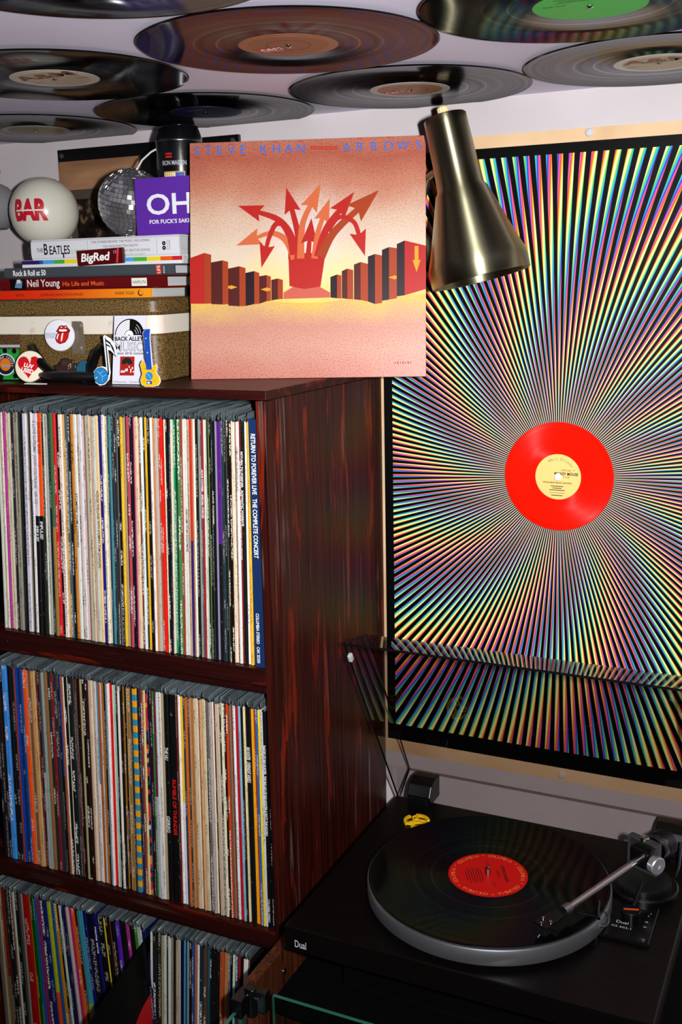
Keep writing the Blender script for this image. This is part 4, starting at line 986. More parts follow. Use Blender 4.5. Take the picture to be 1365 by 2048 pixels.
# ------------------------------------------------------------------ mirror ball
DC = Vector((-0.9450, 1.3070, 1.9147)); DR = 0.0480
t = thing('mirror_ball', 'small mirror ball with silver tiles resting on the white book', 'mirror ball', (DC.x, DC.y, DC.z - DR))
G().sphere(DC, DR - 0.001, 40, 24).build('core', mat('dark_grout', '1a1a1c', 0.5), t, smooth=True)
g = G(); rnd = random.Random(5)
Md = Matrix.Translation(DC) @ Matrix.Rotation(math.radians(14), 4, 'Y') @ Matrix.Rotation(math.radians(8), 4, 'X')
rows = 23
for i in range(1, rows):
    lat = -PI / 2 + PI * i / rows
    n = max(6, int(round(2 * PI * DR * math.cos(lat) / 0.0066)))
    for j in range(n):
        lon = 2 * PI * (j + 0.5 * (i % 2)) / n
        h = 0.0029; wv = min(0.0030, PI * DR * math.cos(lat) / n * 0.9)
        L = (Md @ Matrix.Rotation(lon, 4, 'Z') @ Matrix.Rotation(-lat, 4, 'Y') @ Matrix.Translation((DR - 0.0009, 0, 0))
             @ Matrix.Rotation(rnd.uniform(-0.14, 0.14), 4, 'Y') @ Matrix.Rotation(rnd.uniform(-0.14, 0.14), 4, 'Z'))
        g.box(0, 0.0011, -wv, wv, -h, h, 0, L)
o = g.build('mirror_tiles', mat('mirror_tile', 'f0f0f4', 0.16, 0.92), t); o['kind'] = 'stuff'
top = DC + Vector((0.012, 0, DR * 0.96))
G(Matrix.Translation(top)).lathe([(0.007, -0.003), (0.007, 0.001), (0.002, 0.002)], 16).build('cap', STEEL, t, smooth=True)
G().tube([top, top + Vector((0.010, 0.0, 0.012)), top + Vector((0.026, 0.0, 0.022)), top + Vector((0.050, 0.002, 0.031)), top + Vector((0.075, 0.004, 0.034))], 0.0013, 8).build('cord', mat('white_cord', 'd8d8d8', 0.6), t, smooth=True)

# ------------------------------------------------------------------ tall black can
CC = Vector((-0.8720, 1.3265, 1.8667))
t = thing('drinks_can', 'tall black drinks can behind the purple sign', 'can', CC)
Mk = Matrix.Translation(CC)
CHT = 0.149
G(Mk).lathe([(0.024, 0), (0.0275, 0.002), (0.033, 0.010), (0.033, CHT - 0.020), (0.0325, CHT - 0.016), (0.0285, CHT - 0.005), (0.0270, CHT - 0.002)], 56).build('body', mat('gloss_black_can', '0a0a0d', 0.22), t, smooth=True)
G(Mk).lathe([(0.0268, CHT - 0.0022), (0.0278, CHT - 0.001), (0.0278, CHT), (0.0262, CHT), (0.0255, CHT - 0.004), (0.001, CHT - 0.004)], 48).build('rim', mat('dark_can_rim', '2a2a2e', 0.2, 0.9), t, smooth=True)
G(Mk).lathe([(0.0332, CHT - 0.0212), (0.0333, CHT - 0.0205), (0.0328, CHT - 0.0190)], 56, cap0=False, cap1=False).build('shoulder_ring', mat('can_ring', '9a9aa0', 0.25, 1.0), t, smooth=True)
def on_can(g, R, a0):
    o = G()
    o.v = [CC + Vector((R * math.sin(a0 + p.x / R), -R * math.cos(a0 + p.x / R), p.y)) for p in g.v]; o.f = g.f; o.mi = g.mi
    return o
A0 = 0.30
g = G()
def strip(x0, x1, z0, z1, mi, n=10):
    for i in range(n):
        a = x0 + (x1 - x0) * i / n; b = x0 + (x1 - x0) * (i + 1) / n
        g.flat([(a, z0), (b, z0), (b, z1), (a, z1)], 0, mi)
strip(-0.0160, 0.0155, 0.036, 0.0865, 4)
strip(-0.0148, 0.0143, 0.038, 0.0850, 5)
oc = on_can(g, 0.0332, A0); 
g = G()
strip(-0.0148, 0.0143, 0.038, 0.052, 3); strip(0.002, 0.0143, 0.060, 0.0850, 6)
strip(-0.008, 0.003, 0.052, 0.070, 7); strip(0.004, 0.0143, 0.068, 0.072, 2)
oc2 = on_can(g, 0.0334, A0)
g = G()
g.text('IRON MAIDEN', 0.0085, T(0, 0.095), 2, 'C', width=0.036, bold=0.02); strip(-0.012, -0.002, 0.1045, 0.107, 3, 4); strip(-0.012, -0.002, 0.1085, 0.111, 3, 4)
oc3 = on_can(g, 0.0335, A0)
oc.v += []; base_n = len(oc.v)
for extra in (oc2, oc3):
    nb = len(oc.v); oc.v += extra.v; oc.f += [[i + nb for i in f] for f in extra.f]; oc.mi += extra.mi
oc.build('can_print', [BLACK, INK, plain('a8acb4'), plain('b01c1c'), plain('b89848'), plain('d8cca8'), plain('2840a0'), plain('b88858')], t)

# ------------------------------------------------------------------ purple sign
Mp = Matrix.Translation((-0.9055, 1.2600, 1.8667)) @ Matrix.Rotation(math.radians(3), 4, 'Z') @ Matrix.Scale(1.05, 4)
t = thing('purple_sign', 'purple square sign with white lettering standing on the white book', 'sign', None, m=Mp)
G(Mp).box(0, 0.102, 0, 0.004, 0, 0.0725).build('board', plain('5a2c9c', 0.35), t, bevel=0.0005)
g = G(Mp @ frame((1, 0, 0), (0, 0, 1), (0, -0.0003, 0)))
g.text('OH', 0.036, T(0.0175, 0.0265), 0, width=0.0665, bold=0.018); g.text("FOR FUCK'S SAKE", 0.0070, T(0.0205, 0.0145), 0, width=0.062, bold=0.02)
g.build('sign_lettering', plain('e4e4ee'), t)

# ------------------------------------------------------------------ little things along the shelf edge
def badge_frame(c, n, up=(0, 0, 1)):
    n = Vector(n).normalized(); r = Vector(up).cross(n).normalized()
    return frame(r, n.cross(r), c)
def pin_badge(name, label, c, n, R, field, group=None, sx=1.0):
    M = badge_frame(c, n)
    t = thing(name, label, 'badge', None, group=group, m=M)
    prof = [(R * 0.93, -0.0028), (R, -0.0018), (R, -0.0006), (R * 0.96, 0.0006), (R * 0.6, 0.0016), (R * 0.01, 0.0020)]
    G(M @ Matrix.Diagonal((sx, 1, 1, 1))).lathe(prof, 44).build('button', field, t, smooth=True)
    return t, M @ T(0, 0, 0.0016)
# white button with red lips and tongue
t, F = pin_badge('pin_badge', 'white round badge with red tongue and lips on the tweed case', (-0.9605, 1.1462, 1.7358), (0.30, -0.95, 0.02), 0.0212, mat('white_enamel', 'dcdce4', 0.25))
B = lambda px, py: ((px - 940) / 190 * 0.0205, -(py - 752) / 215 * 0.0205)
g = G(F)
g.flat([B(*q) for q in ((905, 700), (930, 660), (955, 622), (985, 612), (1012, 622), (1045, 612), (1062, 640), (1094, 685), (1075, 720), (1060, 790), (1020, 850), (985, 862), (945, 874), (905, 848), (890, 800), (905, 745), (930, 712))], 0.0005, 1)
g.flat([B(*q) for q in ((915, 698), (940, 660), (962, 632), (985, 624), (1012, 634), (1040, 622), (1056, 645), (1084, 685), (1052, 700), (1015, 706), (975, 706), (940, 700))], 0.0006, 0)
g.flat([B(*q) for q in ((940, 712), (985, 720), (1050, 712), (1072, 702), (1058, 780), (1015, 842), (980, 852), (945, 864), (912, 840), (900, 800), (915, 745))], 0.0006, 0)
g.flat([B(*q) for q in ((945, 690), (955, 668), (985, 672), (1015, 668), (1045, 675), (1050, 695), (1010, 698), (975, 700))], 0.0007, 2)
g.flat([B(*q) for q in ((985, 720), (1002, 715), (985, 790), (975, 835), (962, 832), (968, 780))], 0.0007, 2)
g.flat([B(*q) for q in ((930, 735), (945, 728), (925, 780), (920, 808), (908, 800), (912, 770))], 0.0007, 2)
g.flat([B(*q) for q in ((965, 645), (980, 628), (996, 640))], 0.0007, 2); g.flat([B(*q) for q in ((1022, 642), (1038, 628), (1052, 642))], 0.0007, 2)
g.text('ROLLING', 0.0048, T(-0.0188, 0.0002, 0.0003), 3, width=0.0145); g.text('STONES', 0.0048, T(-0.0188, -0.0036, 0.0003), 3, width=0.0135)
g.build('badge_print', [plain('c01818', 0.25), INK, plain('f0f0f0', 0.25), plain('4878a0')], t)
# cream button with a red heart
t, F = pin_badge('heart_badge', 'cream round badge with a red heart propped at the shelf edge', (-0.9905, 1.1165, 1.6962), (0.28, -0.93, 0.25), 0.0212, mat('cream_enamel', 'e8e0c8', 0.25), sx=0.97)
g = G(F)
hp = []
for i in range(40):
    a = 2 * PI * i / 40
    hp.append((0.00098 * 16 * math.sin(a) ** 3, 0.00105 * (13 * math.cos(a) - 5 * math.cos(2 * a) - 2 * math.cos(3 * a) - math.cos(4 * a)) + 0.0005))
g.flat(hp, 0.0005, 0)
R12 = Matrix.Rotation(math.radians(-14), 4, 'Z')
g.text('I', 0.0075, R12 @ T(0, 0.0048, 0.0005), 1, 'C', bold=0.04); g.text('LUV', 0.0075, R12 @ T(0, -0.0022, 0.0005), 1, 'C', bold=0.04); g.text('USED', 0.0075, R12 @ T(0, -0.0090, 0.0005), 1, 'C', bold=0.04)
g.build('badge_print', [plain('c4141c', 0.25), plain('f4f0ec', 0.25)], t)
# white guitar pick lying below it
Mw = Matrix.Translation((-0.972, 1.104, SHELF_TOP + 0.0003))
t = thing('guitar_pick', 'thin white guitar pick lying under the heart badge', 'guitar pick', None, m=Mw)
G(Mw).prism([(-0.016, -0.003), (-0.012, -0.0072), (0.004, -0.0065), (0.020, 0.0), (0.004, 0.0065), (-0.012, 0.0072), (-0.016, 0.003)], 0, 0.0009).build('pick', plain('e0e4dc', 0.3), t)
# teal pick behind the grip
Mw = badge_frame((-0.917, 1.139, 1.6905), (0.25, -0.9, 0.25))
t = thing('guitar_pick', 'teal guitar pick leaning behind the black handle', 'guitar pick', None, m=Mw)
G(Mw).prism([(0.011 * math.cos(a), (0.0125 if math.sin(a) > 0 else 0.016) * math.sin(a)) for a in [2 * PI * i / 24 for i in range(24)]], 0, 0.0012).build('pick', plain('1c5468', 0.3), t)
# brown knobbly lump
Mw = Matrix.Translation((-0.9575, 1.150, 1.690))
t = thing('brown_trinket', 'dark brown knobbly trinket with an orange patch behind the handle', 'trinket', None, m=Mw)
g = G(Mw); rnd = random.Random(11)
bm = bmesh.new(); bmesh.ops.create_icosphere(bm, subdivisions=4, radius=1.0)
from mathutils import noise as mnoise
for v in bm.verts:
    f = 1.0 + 0.30 * mnoise.noise(v.co * 2.6) + 0.10 * mnoise.noise(v.co * 7)
    v.co = Vector((v.co.x * 0.0195 * f, v.co.y * 0.009 * f, v.co.z * 0.0115 * f + (0.003 if v.co.x > -0.2 else -0.002)))
bm.verts.index_update()
g.add([tuple(v.co) for v in bm.verts], [tuple(v.index for v in f.verts) for f in bm.faces]); bm.free()
g.build('lump', mat('chocolate_resin', '3a2620', 0.3), t, smooth=True, angle=80)
g = G(Mw @ frame((1, 0, 0), (0, 0, 1), (0.004, -0.0115, -0.009))); g.prism([(-0.010, -0.005), (0.010, -0.005), (0.009, 0.004), (0.003, 0.0075), (-0.004, 0.004)], -0.002, 0.001); g.build('orange_patch', plain('d88828', 0.35), t)
# zip bag with green spotted card and badge
Mz = badge_frame((-1.048, 1.1385, 1.7045), (0.18, -0.98, 0.10))
t = thing('zip_bag', 'clear zip bag holding a green spotted card at the left edge', 'bag', None, m=Mz)
G(Mz).prism(rbox(-0.0260, 0.0215, -0.0295, 0.0335, 0.001, 2), -0.0015, 0.0022).build('film', BAGFILM, t)
G(Mz).box(-0.0260, 0.0215, 0.0150, 0.0185, 0.0022, 0.0028).build('zip_strip', mat('zip_plastic', 'a8a8b8', 0.25), t)
G(Mz).box(-0.0260, 0.0215, 0.0270, 0.0285, 0.0022, 0.0025).build('red_line', plain('6c2430'), t)
G(Mz).box(-0.0210, 0.0185, -0.0290, 0.0125, 0.0000, 0.0008).build('card', plain('1c9838'), t)
g = G(Mz)
for x, y in ((-0.003, 0.0105), (0.0115, 0.0100), (-0.012, 0.004), (0.004, 0.0015), (-0.010, -0.026), (0.012, -0.024), (0.016, -0.008), (-0.018, -0.012)): g.flat(circle(0.0036, 18, x, y), 0.0010)
g.build('spot_print', INK, t)
g = G(Mz); g.prism(circle(0.0150, 36, -0.002, -0.0085), 0.0010, 0.0020, 0); g.prism(circle(0.0136, 36, -0.002, -0.0085), 0.0020, 0.00205, 1); g.prism(circle(0.0086, 30, -0.002, -0.0085), 0.00205, 0.0021, 2)
g.flat([(-0.0072, -0.0118), (0.0036, -0.0118), (0.0036, -0.0086), (-0.0072, -0.0086)], 0.00215, 3)
ring_text(g, 'RECORD CENTRE', 0.0094, 0.0042, Mz.inverted() @ Mz @ T(-0.002, -0.0085), 0, 3.8, PI / 2 + 1.9, t=0.00216)
g.build('bag_badge_print', [plain('e8e8ee'), plain('141a30'), plain('e07818'), plain('88a0b8')], t)
# shop card
M2 = frame(Vector((math.cos(0.12), math.sin(0.12), 0)), Vector((0, 0.19, 0.98)), (-0.8640, 1.1275, SHELF_TOP + 0.0004))
t = thing('shop_card', 'white card with a half-record drawing standing in front of the case', 'card', None, m=M2)
CWd, CHd = 0.0465, 0.0885
G(M2).box(0, CWd, 0, CHd, -0.0008, 0).build('card', plain('d6d6e2', 0.35), t)
Q = lambda px, py: ((px - 293) / 385.0 * CWd, (1035 - py) / 845.0 * CHd)
qx = lambda w: w / 385.0 * CWd
g = G(M2); z0 = 0.0002
cx, cy = Q(484, 432); Rr = qx(176)
def half(r, a0, a1, mi, t): g.flat([(cx, cy)] + circle(r, 28, cx, cy, a0, a1), t, mi)
half(Rr, 0, PI, 0, z0); half(Rr * 0.93, PI / 2, PI, 1, z0 + 0.00004)
for i, r in enumerate((0.84, 0.72, 0.60, 0.48)):
    half(Rr * r, PI / 2, PI, 2, z0 + 0.00008 + i * 0.00008); half(Rr * (r - 0.025), PI / 2, PI, 1, z0 + 0.00012 + i * 0.00008)
for i, r in enumerate((0.80, 0.64, 0.50)):
    half(Rr * r, 0.12, 0.95 - i * 0.1, 1, z0 + 0.00008 + i * 0.00008); half(Rr * (r - 0.022), 0.10, 0.98, 0, z0 + 0.00012 + i * 0.00008)
half(Rr * 0.33, 0, PI, 0, z0 + 0.0004); half(Rr * 0.29, 0, PI, 1, z0 + 0.00044)
g.flat(circle(0.0009, 12, cx, cy), z0 + 0.0006, 0)
g.text('BACK ALLEY', 0.0075, T(*Q(308, 500)), 0, width=qx(345), bold=0.03)
g.text('MUSIC', 0.0165, T(*Q(308, 628)), 0, width=qx(350), bold=0.02); g.text('MUSIC', 0.0165, T(*Q(308, 628), 0.0001), 1, width=qx(350), bold=-0.012)
g.text('EST 92', 0.0035, T(*Q(484, 668)), 0, 'C', bold=0.03)
for a, b in ((342, 425), (540, 660)):
    for yy in (652, 664): g.flat([Q(a, yy + 3), Q(b, yy + 3), Q(b, yy - 3), Q(a, yy - 3)], z0, 0)
g.flat([Q(382, 930), Q(556, 930), Q(556, 695), Q(382, 695)], z0, 3)
g.flat([Q(*q) for q in [(466 + 66 * math.cos(a), 790 - 82 * math.sin(a)) for a in [PI * i / 20 for i in range(21)]]], z0 + 0.0001, 4)
g.flat(circle(qx(14), 14, *Q(466, 790)), z0 + 0.0002, 3)
for x, y, h in ((395, 895, 26), (412, 895, 30), (430, 895, 26), (448, 880, 34), (466, 878, 36), (490, 832, 18), (510, 895, 50), (528, 850, 26), (540, 892, 18)): g.flat([Q(x, y), Q(x + 13, y), Q(x + 13, y - h), Q(x, y - h)], z0 + 0.0002, 1)
g.text('257 Queen Street     Charlottetown, PE', 0.0030, T(*Q(312, 1018)), 0, width=qx(350))
g.build('card_print', [INK, plain('e6e6ee'), plain('8c8c94'), plain('a01c14'), plain('141c18')], t)
# music note magnet
M3 = frame(Vector((math.cos(0.12), math.sin(0.12), 0)), Vector((0, 0.10, 0.99)), (-0.8630, 1.1045, SHELF_TOP + 0.0004))
NQ = lambda px, py: ((px - 195) * 0.000138, (1040 - py) * 0.000138)
t = thing('note_magnet', 'blue and white music-note magnet leaning on the shop card', 'magnet', None, m=M3)
g = G(M3)
out_ = [NQ(*q) for q in ((112, 960), (112, 910), (150, 872), (205, 862), (245, 872), (228, 700), (216, 590), (232, 574), (290, 605), (335, 655), (362, 770), (330, 750), (290, 715), (262, 712), (285, 920), (270, 985), (225, 1030), (175, 1040), (130, 1015))]
g.prism(out_, -0.0016, 0.0)
g.build('white_backing', plain('e4e8ee', 0.3), t)
g = G(M3)
g.flat([NQ(*q) for q in ((237, 600), (246, 598), (276, 930), (264, 950))], 0.0003, 0)
g.flat([NQ(*q) for q in ((240, 610), (290, 640), (325, 690), (345, 755), (300, 690), (245, 668))], 0.0003, 0)
g.flat([NQ(*q) for q in ((248, 632), (290, 660), (312, 700), (285, 672), (250, 655))], 0.0004, 2)
g.flat(circle(0.0108, 32, *NQ(188, 950)), 0.0003, 0); g.flat(circle(0.0102, 32, *NQ(188, 950)), 0.0004, 1)
for pts in (((150, 905), (180, 930), (205, 960)), ((180, 930), (215, 905)), ((205, 960), (240, 940)), ((205, 960), (200, 1000))):
    for a, b in zip(pts, pts[1:]):
        A, B2 = Vector(NQ(*a)), Vector(NQ(*b)); n_ = Vector((-(B2 - A).y, (B2 - A).x)).normalized() * 0.0004
        g.flat([tuple(A - n_), tuple(B2 - n_), tuple(B2 + n_), tuple(A + n_)], 0.0005, 3)
g.flat([NQ(118, 978), NQ(150, 955), NQ(152, 972)], 0.0005, 4)
g.build('note_print', [INK, plain('2878b8', 0.3), plain('e8e8ec'), plain('6cc0e0'), plain('e0c020')], t)
# guitar magnet
M4 = frame(Vector((math.cos(0.12), math.sin(0.12), 0)), Vector((0, 0.10, 0.99)), (-0.7960, 1.1100, SHELF_TOP + 0.0004))
NQ = lambda px, py: ((px - 740) * 0.000113, (1055 - py) * 0.000113)
t = thing('guitar_magnet', 'yellow electric guitar magnet with a blue neck by the shop card', 'magnet', None, m=M4)
body = ((676, 780), (700, 768), (715, 810), (735, 828), (790, 860), (815, 828), (845, 812), (862, 840), (845, 890), (850, 910), (885, 950), (895, 1000), (870, 1040), (800, 1055), (720, 1055), (670, 1035), (655, 985), (680, 920), (670, 870), (656, 820))
neck = ((692, 470), (722, 425), (780, 422), (772, 520), (798, 870), (730, 870), (705, 520))
G(M4).prism([NQ(740 + (x - 770) * 1.06 + 30, 940 + (y - 940) * 1.04) for x, y in body], -0.0016, -0.0004).prism([NQ(745 + (x - 745) * 1.2, 660 + (y - 660) * 1.02) for x, y in neck], -0.0016, -0.0004).build('white_backing', plain('e4e4ec', 0.3), t)
g = G(M4); g.prism([NQ(*q) for q in body], -0.0004, 0.0002, 0); g.prism([NQ(*q) for q in neck], -0.0003, 0.0006, 1)
g.flat(circle(0.0052, 28, *NQ(766, 940)), 0.0008, 2); g.flat([NQ(735, 1030), NQ(802, 1030), NQ(802, 995), NQ(735, 995)], 0.0008, 1); g.flat([NQ(745, 1024), NQ(775, 1024), NQ(775, 1006), NQ(745, 1006)], 0.0009, 4)
for q in ((732, 525), (748, 682)): g.flat(circle(0.0011, 12, *NQ(*q)), 0.0008, 3)
for q in ((712, 858), (815, 882), (705, 1000), (838, 992)): g.flat(circle(0.0008, 10, *NQ(*q)), 0.0008, 5)
for q in (((740, 915), (768, 940)), ((768, 940), (790, 965)), ((768, 940), (765, 925))):
    A, B2 = Vector(NQ(*q[0])), Vector(NQ(*q[1])); n_ = Vector((-(B2 - A).y, (B2 - A).x)).normalized() * 0.0003
    g.flat([tuple(A - n_), tuple(B2 - n_), tuple(B2 + n_), tuple(A + n_)], 0.0010, 3)
for i in range(12):
    y_ = 500 + i * 29; g.flat([NQ(715, y_), NQ(785, y_), NQ(785, y_ + 3), NQ(715, y_ + 3)], 0.0007, 6)
g.build('guitar_print', [plain('e0b018', 0.3), plain('1c48a8', 0.3), plain('2c80c0', 0.3), plain('70c0e0'), plain('e0e4ec'), plain('a88018'), plain('163880', 0.3)], t)

# ------------------------------------------------------------------ cabinet under the turntable
CX0, CX1 = -0.6172, -0.085
CY0 = 0.992
cab = thing('stereo_cabinet', 'walnut stereo cabinet with glass doors beside the record shelf', 'cabinet', (-0.35, 1.21, 0))
for x0, x1 in ((CX0, CX0 + 0.0150), (CX1 - 0.0150, CX1)):
    G().box(x0, x1, CY0, WALL_Y - 0.013, 0.0, 0.957).build('side_panel', W_N, cab, bevel=0.0008)
G().box(CX0 + 0.0152, CX1 - 0.0152, CY0 + 0.036, WALL_Y - 0.013, 0.889, 0.905).build('top_board', BLACK_M, cab)
G().box(CX0 + 0.0152, CX1 - 0.0152, CY0 + 0.02, WALL_Y - 0.013, 0.06, 0.078).build('bottom_board', BLACK_M, cab)
G().box(CX0 + 0.0152, CX1 - 0.0152, CY0 + 0.05, WALL_Y - 0.013, 0.47, 0.485).build('middle_board', BLACK_M, cab)
G().box(CX0 + 0.0152, CX1 - 0.0152, WALL_Y - 0.020, WALL_Y - 0.013, 0.078, 0.889).build('back_board', BLACK_M, cab)
Ms = Matrix.Translation((CX0 + 0.0152, 1.063, 0.925)) @ Matrix.Rotation(PI / 2, 4, 'Y')
G(Ms).lathe([(0.0040, 0), (0.0040, 0.0010), (0.0028, 0.0022), (0.0006, 0.0024)], 16).build('screw', CHROME, cab, smooth=True)
# closed glass front
gd = G().box(-0.5750, CX1 - 0.016, CY0 - 0.009, CY0 - 0.004, 0.10, 0.9510)
gd.mi = [1, 1, 0, 0, 1, 1]
gd.build('glass_door', [GLASS, GLASS_EDGE], cab)
# swung-open narrow glass door with its hinge and round catch plate
od = G().box(-0.6200, -0.6150, 0.69, 0.976, 0.10, 0.928); od.mi = [1, 1, 1, 1, 0, 0]
dr = od.build('glass_door', [GLASS, GLASS_EDGE], cab)
G(Matrix.Translation((-0.6143, 0.948, 0.902)) @ Matrix.Rotation(PI / 2, 4, 'Y')).lathe([(0.0150, 0), (0.0150, 0.004), (0.013, 0.0055), (0.001, 0.006)], 28).build('catch_plate', mat('frosted_catch', '8cc8b8', 0.3), dr, smooth=True)
hg = G()
hg.box(-0.6230, -0.6080, 0.964, 0.992, 0.921, 0.946); hg.box(-0.6120, -0.5820, 0.9785, 0.9905, 0.926, 0.954); hg.tube([(-0.600, 0.978, 0.920), (-0.600, 0.978, 0.958)], 0.0055, 14)
hg.build('hinge', mat('black_hinge_metal', '0c0c0d', 0.2), cab, smooth=True, bevel=0.001)
G().tube([(-0.606, 0.9760, 0.9470), (-0.590, 0.9760, 0.9470)], 0.0016, 10).build('hinge_pin', CHROME, cab, smooth=True)
# flat riser
t = thing('black_riser', 'low black riser box between the cabinet top and the turntable', 'riser', (-0.36, 1.24, 0.905))
G().box(-0.53, -0.17, 1.09, 1.40, 0.9053, 0.9650).build('riser_box', BLACK_M, t, bevel=0.002)
G().box(-0.525, -0.175, 1.0885, 1.0898, 0.915, 0.955).build('front_face', BLACK, t)

# ------------------------------------------------------------------ turntable
TX0, TX1, TY0, TY1 = -0.571, -0.131, 1.0125, 1.3765
TZ = 1.0308
SPX, SPY = -0.3622, 1.1708
k = NT('black_ash_veneer', rough=0.36, spec=0.16); p = k.coord()
gr = k.noise(k.vec(p, (3, 90, 90)), 3.0, 3, 0.6)
k.base(k.mix(gr, lin('030202'), lin('0c0908')))
k.bump(gr, 0.35, 0.0008)
ASH = k.m
tt = thing('turntable', 'black record player with silver platter rim and raised clear lid', 'turntable', ((TX0 + TX1) / 2, (TY0 + TY1) / 2, 0.9655))
G().box(TX0, TX1, TY0, TY1, 0.9980, TZ).build('plinth', ASH, tt, bevel=0.0015)
for fx in (-0.515, -0.187):
    for fyy in (1.115, 1.375 - 0.03):
        G(Matrix.Translation((fx, fyy, 0.9652))).lathe([(0.012, 0), (0.016, 0.003), (0.017, 0.0325)], 24).build('foot', BLACK, tt, smooth=True)
G().text('Dual', 0.0135, frame((1, 0, 0), (0, 0, 1), (-0.5570, TY0 - 0.0003, 1.0055)), width=0.0155, bold=0.01).build('maker_lettering', SILVERP, tt)
Mt = Matrix.Translation((SPX, SPY, 0))
G(Mt).lathe([(0.148, 1.0360), (0.1525, 1.0385), (0.1532, 1.0400), (0.1532, 1.0565), (0.1522, 1.0585), (0.149, 1.0588), (0.149, 1.0560), (0.004, 1.0560)], 128).build('platter', mat('platter_aluminium', 'b0b2b8', 0.34, 0.92), tt, smooth=True)
G(Mt).lathe([(0.1485, 1.0562), (0.1485, 1.0590), (0.004, 1.0590)], 96).build('mat', mat('rubber_mat', '050505', 0.8, spec=0.2), tt, smooth=True)
G(Mt).lathe([(0.0035, 1.0590), (0.0035, 1.0680), (0.0026, 1.0715), (0.0008, 1.0725)], 20).build('spindle', CHROME, tt, smooth=True)
# record on the platter
Mv = Matrix.Translation((SPX, SPY, 1.0592))
t = thing('playing_record', 'black record with red label lying on the turntable platter', 'record', None, m=Mv)
G(Mv).lathe([(0.0037, 0.0)] + [(LP_R - 0.0012, 0.0), (LP_R, 0.0009), (LP_R - 0.0012, 0.0018), (LP_R - 0.004, 0.0014), (0.0525, 0.0014), (0.0505, 0.0018), (0.0037, 0.0018)], 128).build('disc', VINYL, t, smooth=True)
k = NT('red_label_paper', rough=0.5, col='b80e0c', spec=0.15)
lo = G(Mv).prism(circle(0.0500, 72), 0.0018, 0.0020).build('label', k.m, t)
g = G(Mv @ T(0, 0, 0.0020))
ring_text(g, 'COLUMBIA * ' * 6, 0.0415, 0.0072, Matrix.Identity(4), 1, 2 * PI, PI / 2 + 0.3)
Rl = Matrix.Rotation(math.radians(-62), 4, 'Z')
g.text('STEVE KHAN', 0.0066, Rl @ T(0, 0.0190), 0, 'C', bold=0.03); g.text('ARROWS', 0.0040, Rl @ T(0, 0.0120), 0, 'C', bold=0.02)
g.text('STEREO', 0.0040, Rl @ T(-0.024, 0.003), 0, 'C'); g.text('SIDE 1', 0.0040, Rl @ T(0.024, 0.003), 0, 'C')
for i in range(7):
    w = (0.026, 0.034, 0.030, 0.036, 0.028, 0.034, 0.022)[i]; yy = -0.0085 - i * 0.0032
    g.flat([tuple((Rl @ Vector((a, b, 0)))[:2]) for a, b in ((-w / 2, yy), (w / 2, yy), (w / 2, yy + 0.0009), (-w / 2, yy + 0.0009))], 0.0002, 0)
g.build('label_print', [plain('240606'), plain('d87838')], lo)
# yellow single adapter lying on the plinth
Mw = Matrix.Translation((-0.5135, 1.3115, TZ + 0.0001)) @ Matrix.Rotation(math.radians(25), 4, 'Z')
t = thing('single_adapter', 'yellow plastic single-record adapter on the turntable corner', 'adapter', None, m=Mw)
YEL = mat('yellow_plastic', 'e8b410', 0.35)
g = G(Mw)
for q in range(3):
    a0 = q * 2 * PI / 3
    outer = [(0.0190 * math.cos(a0 + 1.55 * i / 10), 0.0190 * math.sin(a0 + 1.55 * i / 10)) for i in range(11)]
    inner = [(0.0145 * math.cos(a0 + 1.55 * (10 - i) / 10), 0.0145 * math.sin(a0 + 1.55 * (10 - i) / 10)) for i in range(11)]
    g.prism(outer + inner, 0, 0.003)
    c_, s_ = math.cos(a0 + 1.45), math.sin(a0 + 1.45)
    g.prism([(0.004 * c_ + 0.0022 * s_, 0.004 * s_ - 0.0022 * c_), (0.016 * c_ + 0.0022 * s_, 0.016 * s_ - 0.0022 * c_), (0.016 * c_ - 0.0022 * s_, 0.016 * s_ + 0.0022 * c_), (0.004 * c_ - 0.0022 * s_, 0.004 * s_ + 0.0022 * c_)], 0.0001, 0.0029)
    g.tube([(0.0165 * math.cos(a0 + 1.5), 0.0165 * math.sin(a0 + 1.5), 0.0015), (0.013 * math.cos(a0 + 2.0), 0.013 * math.sin(a0 + 2.0), 0.0015), (0.006 * math.cos(a0 + 2.4), 0.006 * math.sin(a0 + 2.4), 0.0015)], 0.0014, 8)
g.lathe([(0.0036, 0), (0.0062, 0), (0.0062, 0.0032), (0.0036, 0.0032), (0.0036, 0)], 24, cap0=False, cap1=False)
g.build('adapter_ring', YEL, t)
# tonearm
AB = mat('tonearm_black', '060607', 0.28, spec=0.3)
PVX, PVY, PVZ = -0.1850, 1.2600, 1.0800
STY = Vector((-0.2680, 1.0680, 1.0625))
G(Matrix.Translation((PVX, PVY, TZ))).lathe([(0.044, 0), (0.044, 0.010), (0.042, 0.012), (0.034, 0.012), (0.034, 0.016), (0.031, 0.018), (0.001, 0.018)], 56).build('arm_base', AB, tt, smooth=True)
g = G(Matrix.Translation((PVX, PVY, TZ + 0.0165)))
for i in range(48):
    a = 2 * PI * i / 48; g.box(0.0335, 0.0350, -0.0008, 0.0008, -0.004, 0.0015, 0, Matrix.Rotation(a, 4, 'Z'))
g.lathe([(0.0338, -0.004), (0.0338, 0.0018), (0.001, 0.0018)], 48)
g.build('skate_dial', mat('dial_black', '111113', 0.4), tt, smooth=True)
adir = (Vector((STY.x, STY.y, 0)) - Vector((PVX, PVY, 0))).normalized()
side = Vector((-adir.y, adir.x, 0))
Mg2 = frame(side, (0, 0, 1), (PVX, PVY, PVZ + 0.002))      # local x across the arm, y up, z = side x up
zsgn = 1.0
